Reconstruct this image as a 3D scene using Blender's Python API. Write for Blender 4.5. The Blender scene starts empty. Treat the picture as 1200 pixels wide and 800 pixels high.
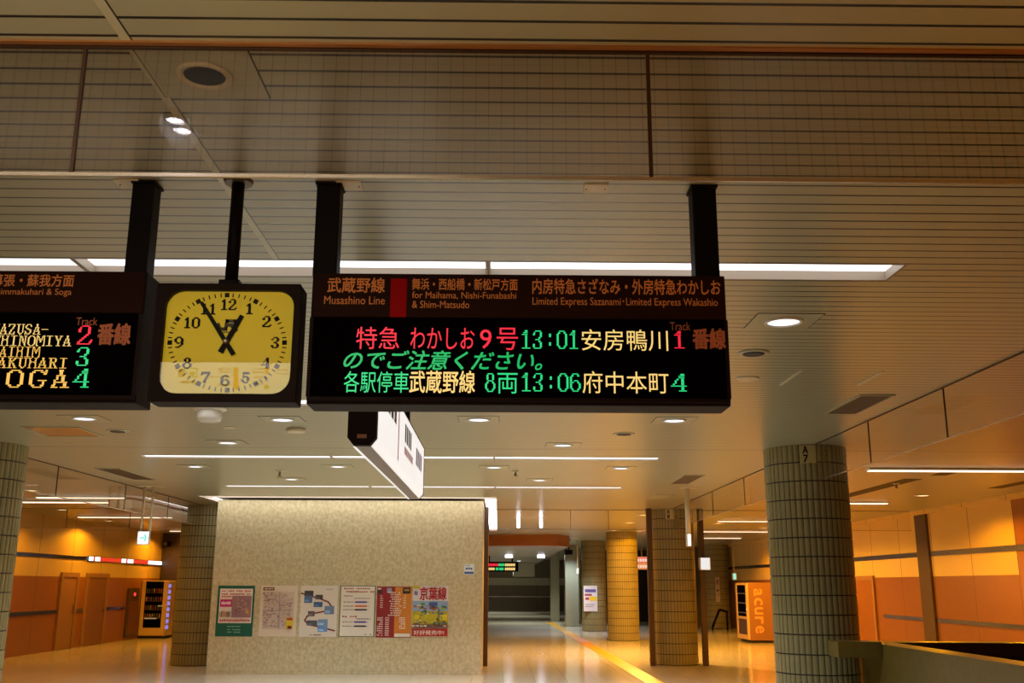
import bpy, math, random
from mathutils import Vector, Matrix

# ------------------------------------------------------------------ scene, camera, world, exposure
SC = bpy.context.scene
COL = SC.collection
F, EYE = 1167.0, 1.75                         # focal length in pixels of the 1200 px wide frame, eye height
TH = math.atan(285.5 / F)                     # pitch up
PSI = math.atan(15 * math.cos(TH) / F)        # yaw to the right
RL = math.radians(0.2)                        # roll
_fw = Vector((math.sin(PSI) * math.cos(TH), math.cos(PSI) * math.cos(TH), math.sin(TH)))
_r = Vector((math.cos(PSI), -math.sin(PSI), 0))
_u = _r.cross(_fw)
_rt = _r * math.cos(RL) + _u * math.sin(RL)
_up = _u * math.cos(RL) - _r * math.sin(RL)
CAM = Vector((0, 0, EYE))
cd = bpy.data.cameras.new('camera')
cam = bpy.data.objects.new('camera', cd)
COL.objects.link(cam)
cam.matrix_world = Matrix(((_rt.x, _up.x, -_fw.x, 0), (_rt.y, _up.y, -_fw.y, 0), (_rt.z, _up.z, -_fw.z, EYE), (0, 0, 0, 1)))
cd.sensor_width = 36
cd.lens = 36 * F / 1200
cd.clip_start = 0.05
cd.clip_end = 300
SC.camera = cam
SC.view_settings.view_transform = 'Standard'
SC.view_settings.look = 'None'
SC.view_settings.gamma = 1
SC.view_settings.use_curve_mapping = False
SC.view_settings.exposure = -0.65
world = bpy.data.worlds.new('world')
SC.world = world
world.use_nodes = True
world.node_tree.nodes['Background'].inputs[0].default_value = (0.9, 0.75, 0.55, 1)
world.node_tree.nodes['Background'].inputs[1].default_value = 0.01

# light levels (lamps of the concourse)
TUBE = 3.4            # fluorescent diffusers, emission strength
COVE = 7.0           # cove tubes around the middle block
LENS = 3.2            # visible brightness of a neutral downlight lens
SPOT_N = 235.0         # watts of a neutral downlight
SPOT_W = 620.0         # watts of an amber downlight
SIGN = 1.35            # lit sign faces
GUIDE = 11.0          # lit guide sign overhead
LED = 1.55             # LED characters
C_TUBE = (0.98, 0.99, 1.0)
C_NEUT = (0.86, 0.98, 1.14)
C_AMBER = (1.0, 0.40, 0.0)
C_AMBER_L = (1.0, 0.43, 0.02)

ZC = 3.5              # ceiling height


def ray(x, y):
    return _fw + _rt * ((x - 600) / F) + _up * ((400 - y) / F)


def onz(x, y, z):
    d = ray(x, y)
    return CAM + d * ((z - EYE) / d.z)


def ony(x, y, Y):
    d = ray(x, y)
    return CAM + d * (Y / d.y)


def onx(x, y, X):
    d = ray(x, y)
    return CAM + d * (X / d.x)


# ------------------------------------------------------------------ materials
def lin(c):
    out = []
    for v in c[:3]:
        v = v / 255.0
        out.append(v / 12.92 if v <= 0.04045 else ((v + 0.055) / 1.055) ** 2.4)
    return tuple(out) + (1,)


MATS = {}


def mat(name, rgb, rough=0.5, metal=0.0, spec=0.5, emit=None, strength=0.0, noise=0.0, nscale=20.0):
    if name in MATS:
        return MATS[name]
    m = bpy.data.materials.new(name)
    m.use_nodes = True
    nt = m.node_tree
    b = nt.nodes['Principled BSDF']
    col = lin(rgb)
    b.inputs['Base Color'].default_value = col
    b.inputs['Roughness'].default_value = rough
    b.inputs['Metallic'].default_value = metal
    b.inputs['Specular IOR Level'].default_value = spec
    if emit is not None:
        b.inputs['Emission Color'].default_value = tuple(emit[:3]) + (1,)
        b.inputs['Emission Strength'].default_value = strength
    if noise > 0:
        tc = nt.nodes.new('ShaderNodeTexCoord')
        n = nt.nodes.new('ShaderNodeTexNoise')
        n.inputs['Scale'].default_value = nscale
        n.inputs['Detail'].default_value = 5
        nt.links.new(tc.outputs['Object'], n.inputs['Vector'])
        r = nt.nodes.new('ShaderNodeValToRGB')
        r.color_ramp.elements[0].position = 0.3
        r.color_ramp.elements[1].position = 0.7
        r.color_ramp.elements[0].color = tuple(c * (1 - noise) for c in col[:3]) + (1,)
        r.color_ramp.elements[1].color = tuple(min(1, c * (1 + noise)) for c in col[:3]) + (1,)
        nt.links.new(n.outputs['Fac'], r.inputs['Fac'])
        nt.links.new(r.outputs['Color'], b.inputs['Base Color'])
    MATS[name] = m
    return m


def glow(name, rgb, strength):
    """a surface that gives off light (lamp diffuser, LED, lit sign); rgb is linear"""
    return mat(name, (30, 30, 30), 0.4, emit=rgb, strength=strength)


class NT:
    """small helper for building node trees"""
    def __init__(self, m):
        self.t = m.node_tree
        self.tc = self.t.nodes.new('ShaderNodeTexCoord')
        self.sx = self.t.nodes.new('ShaderNodeSeparateXYZ')
        self.t.links.new(self.tc.outputs['Object'], self.sx.inputs[0])
        self.X, self.Y, self.Z = self.sx.outputs

    def m(self, op, a, b=None, c=None):
        n = self.t.nodes.new('ShaderNodeMath')
        n.operation = op
        for i, v in enumerate((a, b, c)):
            if v is None:
                continue
            if isinstance(v, (int, float)):
                n.inputs[i].default_value = v
            else:
                self.t.links.new(v, n.inputs[i])
        return n.outputs[0]

    def line(self, s, pitch, phase, width):
        """1 inside a line of given width every pitch"""
        f = self.m('FLOORED_MODULO', self.m('ADD', s, -phase + width / 2), pitch)
        return self.m('LESS_THAN', f, width)

    def between(self, s, a, b):
        return self.m('MULTIPLY', self.m('GREATER_THAN', s, a), self.m('LESS_THAN', s, b))

    def mix(self, fac, a, b):
        n = self.t.nodes.new('ShaderNodeMix')
        n.data_type = 'RGBA'
        self.t.links.new(fac, n.inputs[0])
        for i, v in ((6, a), (7, b)):
            if isinstance(v, tuple):
                n.inputs[i].default_value = v
            else:
                self.t.links.new(v, n.inputs[i])
        return n.outputs[2]

    def noise(self, scale, detail=4, vec=None):
        n = self.t.nodes.new('ShaderNodeTexNoise')
        n.inputs['Scale'].default_value = scale
        n.inputs['Detail'].default_value = detail
        self.t.links.new(vec or self.tc.outputs['Object'], n.inputs['Vector'])
        return n.outputs['Fac']

    def stretch(self, sx, sy, sz):
        n = self.t.nodes.new('ShaderNodeMapping')
        n.inputs['Scale'].default_value = (sx, sy, sz)
        self.t.links.new(self.tc.outputs['Object'], n.inputs['Vector'])
        return n.outputs[0]

    def bump(self, h, strength, dist, bsdf):
        n = self.t.nodes.new('ShaderNodeBump')
        n.inputs['Strength'].default_value = strength
        n.inputs['Distance'].default_value = dist
        self.t.links.new(h, n.inputs['Height'])
        self.t.links.new(n.outputs[0], bsdf.inputs['Normal'])

    def link(self, a, b):
        self.t.links.new(a, b)


def new_mat(name, rough=0.5, spec=0.5, metal=0.0):
    m = bpy.data.materials.new(name)
    m.use_nodes = True
    b = m.node_tree.nodes['Principled BSDF']
    b.inputs['Roughness'].default_value = rough
    b.inputs['Specular IOR Level'].default_value = spec
    b.inputs['Metallic'].default_value = metal
    MATS[name] = m
    return m, b, NT(m)


# ceiling: 110 mm slats running across the concourse, dark gaps, one joint strip along and one across
CEIL_RGB = lin((168, 164, 132))
m_ceil, b, n = new_mat('ceiling_slats', 0.3, 0.6)
gap = n.line(n.Y, 0.11, 0.099, 0.0150)
strip = n.m('MULTIPLY', n.between(n.X, -1.262, -1.222), n.m('LESS_THAN', n.Y, 5.27))
edge = n.m('MULTIPLY', n.between(n.X, -1.229, -1.222), n.m('LESS_THAN', n.Y, 5.27))
gap = n.m('MULTIPLY', gap, n.m('SUBTRACT', 1.0, strip))
gap = n.m('MAXIMUM', gap, edge)
gap = n.m('MAXIMUM', gap, n.between(n.Y, 13.12, 13.15))
gap = n.m('MAXIMUM', gap, n.between(n.Y, 33.6, 33.64))
var = n.noise(0.6, 3)
base = n.mix(var, CEIL_RGB, tuple(c * 0.88 for c in CEIL_RGB[:3]) + (1,))
base = n.mix(strip, base, tuple(c * 1.25 for c in CEIL_RGB[:3]) + (1,))
n.link(n.mix(gap, base, lin((22, 13, 7))), b.inputs['Base Color'])
wave = n.m('MULTIPLY', n.m('SINE', n.m('MULTIPLY', n.Y, 2 * math.pi / 0.11)), 0.25)
h = n.m('SUBTRACT', wave, gap)
n.bump(h, 0.35, 0.0012, b)

m_plate = mat('ceiling_plate', (168, 164, 132), 0.35, spec=0.6)

# floor: polished pale stone tiles
m_floor, b, n = new_mat('floor_stone', 0.13, 0.6)
j = n.m('MAXIMUM', n.line(n.X, 0.6, 0.1, 0.005), n.line(n.Y, 0.6, 0.2, 0.005))
sp = n.noise(14, 6)
base = n.mix(sp, lin((222, 214, 192)), lin((198, 188, 164)))
n.link(n.mix(j, base, lin((140, 122, 98))), b.inputs['Base Color'])
n.bump(n.noise(1.3, 2), 0.02, 0.02, b)

# beige mottled stone of the middle block
m_stone, b, n = new_mat('mottled_stone', 0.35, 0.4)
v1 = n.noise(18, 8, n.stretch(1, 1, 0.8))
v2 = n.noise(90, 4)
s = n.m('ADD', n.m('MULTIPLY', v1, 0.7), n.m('MULTIPLY', v2, 0.3))
rmp = n.t.nodes.new('ShaderNodeValToRGB')
rmp.color_ramp.elements[0].position = 0.36
rmp.color_ramp.elements[0].color = lin((186, 168, 126))
rmp.color_ramp.elements[1].position = 0.64
rmp.color_ramp.elements[1].color = lin((216, 199, 160))
n.link(s, rmp.inputs['Fac'])
jt = n.m('MAXIMUM', n.line(n.X, 1.84, -0.33, 0.006), n.line(n.Z, 0.9, 0.06, 0.005))
n.link(n.mix(n.m('MULTIPLY', jt, 0.35), rmp.outputs['Color'], lin((120, 100, 62))), b.inputs['Base Color'])

m_olive, b, n = new_mat('olive_stone', 0.3, 0.4)
s = n.noise(9, 8)
n.link(n.mix(s, lin((96, 80, 30)), lin((124, 104, 46))), b.inputs['Base Color'])


def panel_mat(name, rgb, pitch, phase, axis='Y', zl=None, rough=0.35, joint=(80, 50, 24)):
    m, b, n = new_mat(name, rough, 0.5)
    s = n.Y if axis == 'Y' else n.X
    l = n.line(s, pitch, phase, 0.02)
    if zl:
        l = n.m('MAXIMUM', l, n.between(n.Z, zl - 0.01, zl + 0.01))
    var = n.noise(1.2, 3)
    base = n.mix(var, lin(rgb), tuple(c * 0.9 for c in lin(rgb)[:3]) + (1,))
    n.link(n.mix(l, base, lin(joint)), b.inputs['Base Color'])
    return m


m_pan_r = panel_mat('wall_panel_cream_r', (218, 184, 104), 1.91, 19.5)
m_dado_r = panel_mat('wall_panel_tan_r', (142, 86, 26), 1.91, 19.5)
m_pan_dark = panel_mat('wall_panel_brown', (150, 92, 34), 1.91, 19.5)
m_pan_l = panel_mat('wall_panel_cream_l', (212, 178, 104), 2.1, 26.6)
m_dado_l = panel_mat('wall_panel_tan_l', (150, 92, 36), 2.1, 26.6)
m_greywall = panel_mat('far_wall_grey', (122, 108, 88), 2.4, 0.3, 'X')
m_farlight = mat('far_wall_pale', (196, 190, 168), 0.4)
m_purple = mat('dark_plum_panel', (70, 56, 56), 0.4)
m_brown = mat('bronze_post', (84, 62, 38), 0.4, 0.2)
m_band = mat('mirror_band', (170, 166, 176), 0.22, 1.0)
m_trimlit = mat('satin_edge_trim', (214, 196, 182), 0.25, 0.9)
m_channel = mat('orange_lit_channel', (176, 116, 60), 0.3, 0.6)  # satin channel strip with the orange light on it put into the colour
m_rail = mat('bronze_rail', (66, 38, 16), 0.4, 0.4)
m_black = mat('black_metal', (14, 9, 8), 0.5, spec=0.1)
m_case = mat('dark_brown_case', (30, 16, 11), 0.6, spec=0.1)
m_head = mat('dark_brown_header', (40, 19, 12), 0.6, spec=0.05)
m_screen = mat('black_screen', (7, 4, 4), 0.6, spec=0.0)
m_white = mat('white_paint', (216, 208, 192), 0.45)
m_cream = mat('cream_plastic', (205, 192, 160), 0.4)
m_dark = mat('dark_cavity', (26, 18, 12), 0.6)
m_vent = mat('vent_brown', (92, 70, 48), 0.5)
m_trough = mat('trough_enamel', (156, 140, 122), 0.5)
m_steel = mat('brushed_steel', (170, 160, 145), 0.3, 0.9)
m_print = mat('orange_print', (226, 146, 84), 0.6, spec=0.1)
m_printdim = mat('brown_print', (190, 112, 80), 0.6, spec=0.1)
m_redprint = mat('red_print', (150, 8, 8), 0.6, spec=0.05)
m_tube = glow('fluorescent_diffuser', C_TUBE, TUBE)
m_cove = glow('cove_tube', C_TUBE, COVE)
m_lens = glow('downlight_lens', (0.80, 0.88, 1.0), LENS)
m_lensw = glow('amber_downlight_lens', (1.0, 0.72, 0.36), 4.5)
m_lensblue = glow('blue_white_downlight_lens', (0.78, 0.82, 1.0), 16.0)
m_tubew = glow('warm_fluorescent', (1.0, 0.78, 0.55), 3.0)
m_lit = glow('lit_sign_face', (1.0, 0.96, 0.92), SIGN)
m_red = glow('led_red', (1.0, 0.02, 0.05), LED)
m_green = glow('led_green', (0.02, 0.80, 0.25), LED * 0.9)
m_green2 = glow('led_deep_green', (0.0, 0.52, 0.13), LED * 0.9)
m_amber = glow('led_amber', (1.0, 0.66, 0.20), LED)
m_orange = glow('led_orange', (1.0, 0.55, 0.10), LED)


def glass_mat(name, wires=False, tint=(0.86, 0.84, 0.80), gi=1.45):
    m = bpy.data.materials.new(name)
    m.use_nodes = True
    nt = m.node_tree
    nt.nodes.clear()
    out = nt.nodes.new('ShaderNodeOutputMaterial')
    tr = nt.nodes.new('ShaderNodeBsdfTransparent')
    tr.inputs[0].default_value = tint + (1,)
    gl = nt.nodes.new('ShaderNodeBsdfGlossy')
    gl.inputs['Roughness'].default_value = 0.02
    fr = nt.nodes.new('ShaderNodeFresnel')
    ge = nt.nodes.new('ShaderNodeNewGeometry')
    ior = nt.nodes.new('ShaderNodeMapRange')            # same reflection from either side of the sheet
    ior.inputs['To Min'].default_value = gi
    ior.inputs['To Max'].default_value = 1 / gi
    nt.links.new(ge.outputs['Backfacing'], ior.inputs['Value'])
    nt.links.new(ior.outputs[0], fr.inputs['IOR'])
    mx = nt.nodes.new('ShaderNodeMixShader')
    nt.links.new(fr.outputs[0], mx.inputs[0])
    nt.links.new(tr.outputs[0], mx.inputs[1])
    nt.links.new(gl.outputs[0], mx.inputs[2])
    last = mx.outputs[0]
    if wires:
        h = NT(m)
        w = h.m('MAXIMUM', h.line(h.X, 0.0425, 0.0, 0.0014), h.m('MULTIPLY', h.line(h.Z, 0.0425, 0.0, 0.0012), 0.5))
        df = nt.nodes.new('ShaderNodeBsdfDiffuse')
        df.inputs[0].default_value = lin((70, 50, 30))
        mx2 = nt.nodes.new('ShaderNodeMixShader')
        nt.links.new(h.m('MULTIPLY', w, 0.25), mx2.inputs[0])
        nt.links.new(last, mx2.inputs[1])
        nt.links.new(df.outputs[0], mx2.inputs[2])
        last = mx2.outputs[0]
    nt.links.new(last, out.inputs[0])
    MATS[name] = m
    return m


m_wired = glass_mat('wired_glass', True, (0.84, 0.80, 0.76))
m_glass = glass_mat('clear_glass', False, (0.97, 0.965, 0.95), 1.45)
m_thin = glass_mat('thin_clear_glass', False, (0.97, 0.965, 0.95), 1.22)


# ------------------------------------------------------------------ mesh builder
class MB:
    def __init__(self):
        self.v, self.f, self.mi, self.sm, self.ms = [], [], [], [], []

    def mid(self, m):
        if m not in self.ms:
            self.ms.append(m)
        return self.ms.index(m)

    def face(self, idx, m, smooth=False):
        self.f.append(tuple(idx))
        self.mi.append(self.mid(m))
        self.sm.append(smooth)

    def quad(self, pts, m):
        b = len(self.v)
        self.v += [tuple(p) for p in pts]
        self.face(range(b, b + len(pts)), m)
        return self

    def box(self, x0, x1, y0, y1, z0, z1, m, bev=0.0):
        if bev > 0:
            return self.bbox(x0, x1, y0, y1, z0, z1, m, bev)
        b = len(self.v)
        self.v += [(x0, y0, z0), (x1, y0, z0), (x1, y1, z0), (x0, y1, z0), (x0, y0, z1), (x1, y0, z1), (x1, y1, z1), (x0, y1, z1)]
        for q in ((3, 2, 1, 0), (4, 5, 6, 7), (0, 1, 5, 4), (1, 2, 6, 5), (2, 3, 7, 6), (3, 0, 4, 7)):
            self.face([b + i for i in q], m)
        return self

    def bbox(self, x0, x1, y0, y1, z0, z1, m, e):
        """box with chamfered edges"""
        import bmesh
        bm = bmesh.new()
        bmesh.ops.create_cube(bm, size=1)
        for v in bm.verts:
            v.co = Vector((x0 + (v.co.x + .5) * (x1 - x0), y0 + (v.co.y + .5) * (y1 - y0), z0 + (v.co.z + .5) * (z1 - z0)))
        bmesh.ops.bevel(bm, geom=list(bm.edges), offset=e, segments=2, affect='EDGES', profile=0.6)
        self.bm(bm, m)
        bm.free()
        return self

    def bm(self, bm, m):
        b = len(self.v)
        bm.verts.index_update()
        self.v += [tuple(v.co) for v in bm.verts]
        for f in bm.faces:
            self.face([b + v.index for v in f.verts], m)

    def prism(self, pts, axis, a0, a1, m):
        """extrude a 2-D outline along an axis; pts counter-clockwise"""
        b = len(self.v)
        k = len(pts)

        def p3(p, a):
            return {'X': (a, p[0], p[1]), 'Y': (p[0], a, p[1]), 'Z': (p[0], p[1], a)}[axis]
        self.v += [p3(p, a0) for p in pts] + [p3(p, a1) for p in pts]
        self.face([b + i for i in range(k)][::-1], m)
        self.face([b + k + i for i in range(k)], m)
        for i in range(k):
            j = (i + 1) % k
            self.face([b + i, b + j, b + k + j, b + k + i], m)
        return self

    def lathe(self, prof, m, seg=32, o=(0, 0, 0), axis='Z'):
        """profile list of (r, z)"""
        b = len(self.v)
        for (r, z) in prof:
            for i in range(seg):
                a = 2 * math.pi * i / seg
                p = (r * math.cos(a), r * math.sin(a), z)
                if axis == 'Y':
                    p = (p[0], z, p[1])
                elif axis == 'X':
                    p = (z, p[0], p[1])
                self.v.append((o[0] + p[0], o[1] + p[1], o[2] + p[2]))
        for k in range(len(prof) - 1):
            for i in range(seg):
                j = (i + 1) % seg
                self.face([b + k * seg + i, b + k * seg + j, b + (k + 1) * seg + j, b + (k + 1) * seg + i], m, True)
        for k in (0, len(prof) - 1):
            if prof[k][0] > 1e-5:
                r = [b + k * seg + i for i in range(seg)]
                self.face(r if k else r[::-1], m)
        return self

    def disc(self, o, r, m, seg=32, down=True):
        b = len(self.v)
        self.v += [(o[0] + r * math.cos(2 * math.pi * i / seg), o[1] + r * math.sin(2 * math.pi * i / seg), o[2]) for i in range(seg)]
        q = list(range(b, b + seg))
        self.face(q[::-1] if down else q, m)
        return self

    def bar(self, p, q, w, d, m, up=(0, 0, 1)):
        """rectangular bar from p to q"""
        p, q = Vector(p), Vector(q)
        a = (q - p).normalized()
        u = Vector(up)
        if abs(a.dot(u)) > 0.95:
            u = Vector((0, 1, 0))
        s = a.cross(u).normalized()
        t = s.cross(a).normalized()
        b = len(self.v)
        for c in (p, q):
            for (i, k) in ((-1, -1), (1, -1), (1, 1), (-1, 1)):
                self.v.append(tuple(c + s * (i * w / 2) + t * (k * d / 2)))
        for f in ((3, 2, 1, 0), (4, 5, 6, 7), (0, 1, 5, 4), (1, 2, 6, 5), (2, 3, 7, 6), (3, 0, 4, 7)):
            self.face([b + i for i in f], m)
        return self

    def rod(self, p, q, r, m, seg=10):
        p, q = Vector(p), Vector(q)
        a = (q - p).normalized()
        u = Vector((0, 0, 1)) if abs(a.z) < .9 else Vector((1, 0, 0))
        s = a.cross(u).normalized()
        t = a.cross(s).normalized()
        b = len(self.v)
        for c in (p, q):
            for i in range(seg):
                an = 2 * math.pi * i / seg
                self.v.append(tuple(c + s * (r * math.cos(an)) + t * (r * math.sin(an))))
        for i in range(seg):
            j = (i + 1) % seg
            self.face([b + i, b + j, b + seg + j, b + seg + i], m, True)
        self.face([b + i for i in range(seg)][::-1], m)
        self.face([b + seg + i for i in range(seg)], m)
        return self

    def text(self, body, P, m, bold=0.0, shear=0.0):
        """letters filling the parallelogram P(u, v), u and v from 0 to 1"""
        V, Fc, W, H = text_geo(body, 0.0, shear)
        offs = [(0, 0)] if bold <= 0 else [(-bold / W, -bold / H), (bold / W, -bold / H), (bold / W, bold / H), (-bold / W, bold / H)]
        o = Vector(P(0, 0))
        nrm = (Vector(P(1, 0)) - o).cross(Vector(P(0, 1)) - o).normalized()
        for i, (du, dv) in enumerate(offs):
            b = len(self.v)
            self.v += [tuple(Vector(P(x + du, y + dv)) + nrm * (0.0004 * i)) for (x, y) in V]
            for f in Fc:
                self.face([b + i for i in f], m)
        return self

    def build(self, name, parent=None, loc=(0, 0, 0)):
        me = bpy.data.meshes.new(name)
        me.from_pydata(self.v, [], self.f)
        for m in self.ms:
            me.materials.append(m)
        me.polygons.foreach_set('material_index', self.mi)
        me.polygons.foreach_set('use_smooth', self.sm)
        me.update()
        o = bpy.data.objects.new(name, me)
        COL.objects.link(o)
        o.location = loc
        if parent is not None:
            o.parent = parent
        return o


_tc = {}


def text_geo(body, bold=0.0, shear=0.0):
    k = (body, bold, shear)
    if k in _tc:
        return _tc[k]
    c = bpy.data.curves.new('lettering', 'FONT')
    c.body = body
    c.offset = bold
    c.shear = shear
    c.resolution_u = 3
    o = bpy.data.objects.new('lettering', c)
    COL.objects.link(o)
    bpy.context.view_layer.update()
    me = o.to_mesh()
    V = [(v.co.x, v.co.y) for v in me.vertices]
    Fc = [tuple(p.vertices) for p in me.polygons]
    o.to_mesh_clear()
    bpy.data.objects.remove(o)
    bpy.data.curves.remove(c)
    x0, x1 = min(v[0] for v in V), max(v[0] for v in V)
    y0, y1 = min(v[1] for v in V), max(v[1] for v in V)
    V = [((x - x0) / max(1e-6, x1 - x0), (y - y0) / max(1e-6, y1 - y0)) for (x, y) in V]
    _tc[k] = (V, Fc, max(.05, x1 - x0), max(.05, y1 - y0))
    return _tc[k]


def tag(o, label=None, cat=None, group=None, kind=None):
    if label:
        o['label'] = label
    if cat:
        o['category'] = cat
    if group:
        o['group'] = group
    if kind:
        o['kind'] = kind
    return o


def thing(name, label, cat, loc=(0, 0, 0), rz=0.0, group=None):
    o = bpy.data.objects.new(name, None)
    o.empty_display_size = 0.1
    COL.objects.link(o)
    o.location = loc
    o.rotation_euler = (0, 0, rz)
    return tag(o, label, cat, group, 'thing')


def copy_tree(o, parent=None):
    c = o.copy()
    COL.objects.link(c)
    if parent is not None:
        c.parent = parent
    for ch in list(o.children):
        copy_tree(ch, c)
    return c


def struct(name, mb, parent=None):
    return tag(mb.build(name, parent), kind='structure')


# ------------------------------------------------------------------ setting: floor, ceiling, walls
XL, XR = -11.93, 10.0
YB, YF = -9.0, 73.0

mb = MB()
PX0, PX1, PY0, PY1 = 4.74, 9.8, 2.0, 12.42         # stairwell opening
for (xa, xb, ya, yb) in ((XL - 6, PX0, YB, YF), (PX1, XR + 12, YB, YF), (PX0, PX1, YB, PY0), (PX0, PX1, PY1, YF)):
    mb.quad([(xa, ya, 0), (xb, ya, 0), (xb, yb, 0), (xa, yb, 0)], m_floor)
for i in range(12):                                  # steps going down towards the photographer's side
    ya, yb, z = PY1 - .3 * (i + 1), PY1 - .3 * i, -.17 * (i + 1)
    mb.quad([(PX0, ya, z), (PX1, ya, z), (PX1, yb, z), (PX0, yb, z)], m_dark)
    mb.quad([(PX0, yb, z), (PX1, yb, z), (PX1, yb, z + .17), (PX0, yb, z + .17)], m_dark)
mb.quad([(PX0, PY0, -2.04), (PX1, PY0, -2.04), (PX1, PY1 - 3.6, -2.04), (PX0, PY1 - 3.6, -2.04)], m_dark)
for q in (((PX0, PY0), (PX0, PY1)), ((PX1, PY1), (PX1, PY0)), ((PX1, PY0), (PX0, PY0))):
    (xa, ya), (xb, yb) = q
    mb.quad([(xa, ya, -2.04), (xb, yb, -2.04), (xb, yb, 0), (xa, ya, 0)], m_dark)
struct('floor', mb)

# recesses cut into the ceiling: x0, x1, y0, y1
ROWS = [(5.28, 5.59), (9.62, 9.93), (14.0, 14.31), (18.38, 18.69)]
SEGX = [(-4.69, -2.38), (-2.38, -0.07), (-0.07, 2.28)]
holes = [(-7.0, 2.28, 5.28, 5.59)]
for (a, c) in ROWS[1:]:
    holes.append((-4.69 - 0.36, 2.28, a, c))
BX0, BX1, BY0, BY1 = -5.85, -0.33, 21.04, 31.0
cove_rects = [(-6.16, -0.04, 20.58, 20.98), (-6.16, -5.87, 20.98, 31.0), (-0.31, -0.04, 20.98, 33.5)]
holes += cove_rects
xs = sorted(set([XL - 6, XR + 12] + [v for h in holes for v in h[:2]]))
ys = sorted(set([YB, YF] + [v for h in holes for v in h[2:]]))
mb = MB()
for i in range(len(xs) - 1):
    for k in range(len(ys) - 1):
        cx, cy = (xs[i] + xs[i + 1]) / 2, (ys[k] + ys[k + 1]) / 2
        if any(h[0] < cx < h[1] and h[2] < cy < h[3] for h in holes):
            continue
        mb.quad([(xs[i], ys[k], ZC), (xs[i], ys[k + 1], ZC), (xs[i + 1], ys[k + 1], ZC), (xs[i + 1], ys[k], ZC)], m_ceil)
# slab above
mb.quad([(XL - 6, YB, ZC + .25), (XL - 6, YF, ZC + .25), (XR + 12, YF, ZC + .25), (XR + 12, YB, ZC + .25)], m_dark)
struct('ceiling', mb)

# right wall
mb = MB()
bands = [(0, 0.95, m_dado_r), (0.95, 1.05, m_dado_r), (1.05, 1.98, m_dado_r), (1.98, ZC, m_pan_r)]
for (z0, z1, m) in bands:
    mb.box(XR, XR + .2, 19.5, 45.0, z0, z1, m)
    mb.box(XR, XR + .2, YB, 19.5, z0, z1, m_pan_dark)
struct('wall_right', mb)
# left wall
mb = MB()
for (z0, z1, m) in ((0, 1.94, m_dado_l), (1.94, ZC, m_pan_l)):
    mb.box(XL - .2, XL, YB, 36.2, z0, z1, m)
struct('wall_left', mb)
mb = MB()
mb.box(XL - .2, -6.9, 36.2, 36.4, 0, ZC, m_purple)
struct('wall_rear_left', mb)
mb = MB()
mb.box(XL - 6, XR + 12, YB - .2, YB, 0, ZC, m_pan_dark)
struct('wall_behind', mb)
# mirror bands on the walls
mb = MB()
mb.box(XR - .03, XR, YB, 45.0, 2.43, 2.54, m_band)
mb.box(XR - .03, XR, YB, 26.6, 0.965, 1.05, m_band)
struct('trim_1', mb)
mb = MB()
lx = lambda px: onx(px, 700, XL).y
mb.box(XL, XL + .03, YB, onx(101.5, 655, XL).y, 2.42, 2.51, m_band)
mb.box(XL, XL + .03, 10.0, lx(67.5), 0.97, 1.06, m_band)
mb.box(XL, XL + .03, lx(89), lx(97.5), 0.97, 1.06, m_steel)
mb.box(XL, XL + .03, lx(124.5), lx(146), 0.97, 1.06, m_band)
struct('trim_2', mb)
# cornice under the ceiling on the right wall
mb = MB()
mb.box(XR - .10, XR, YB, 45.0, 3.40, ZC, m_pan_r)
struct('trim_3', mb)

# middle block faced with mottled stone
mb = MB()
mb.box(BX0, BX1, BY0, BY1, 0, 3.46, m_stone)
struct('wall_middle', mb)
mb = MB()
mb.box(BX0 + .3, BX1 - .3, BY0 + .3, BY1 - .3, 3.46, ZC + .2, m_dark)
struct('wall_middle_top', mb)

# far end of the concourse
mb = MB()
mb.box(XL - 6, XR + 12, YF - .4, YF, 0, 1.75, m_greywall)
mb.box(XL - 6, XR + 12, YF - .4, YF, 1.75, 2.25, m_farlight)
mb.box(XL - 6, XR + 12, YF - .4, YF, 2.25, ZC, m_greywall)
mb.box(-1.2, 4.0, YF - .46, YF - .4, 0.94, 1.0, m_band)
struct('wall_far', mb)
# deep beam and lower ceiling beyond it
mb = MB()
mb.prism([(-0.6, 36.4), (2.1, 36.0), (2.6, 37.2), (2.6, 37.4), (-0.6, 37.4)], 'Z', 3.12, ZC, mat('beam_brown', (150, 96, 48), .4))
struct('trim_4', mb)
mb = MB()
mb.box(-6, 2.6, 37.4, YF - .4, 3.16, 3.3, mat('far_ceiling', (150, 136, 120), 0.3))
struct('ceiling_far', mb)
mb = MB()
mb.box(0.95, 2.35, 66.0, 67.0, 2.30, 3.15, m_farlight, 0.02)
struct('trim_5', mb)
# stone piers past the tiled columns
for k, (x0, x1, y0, y1) in enumerate(((2.95, 3.55, 45.2, 45.8), (3.35, 3.9, 48.5, 49.1), (2.65, 3.1, 52.0, 52.5))):
    mb = MB()
    mb.box(x0, x1, y0, y1, 0, ZC, mat('pier_grey_green', (134, 134, 112), 0.3), 0.02)
    struct('trim_%d' % (k + 6), mb)
# dark sheet standing in for the shade of a stair opening; tiled wall beside
mb = MB()
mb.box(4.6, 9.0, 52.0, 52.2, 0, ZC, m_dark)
struct('dark_opening_sheet', mb)
mb = MB()
mb.box(9.0, 14.0, 46.5, 46.7, 0, ZC, mat('stair_wall_tile', (96, 90, 70), 0.35))
struct('wall_rear_right', mb)

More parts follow.
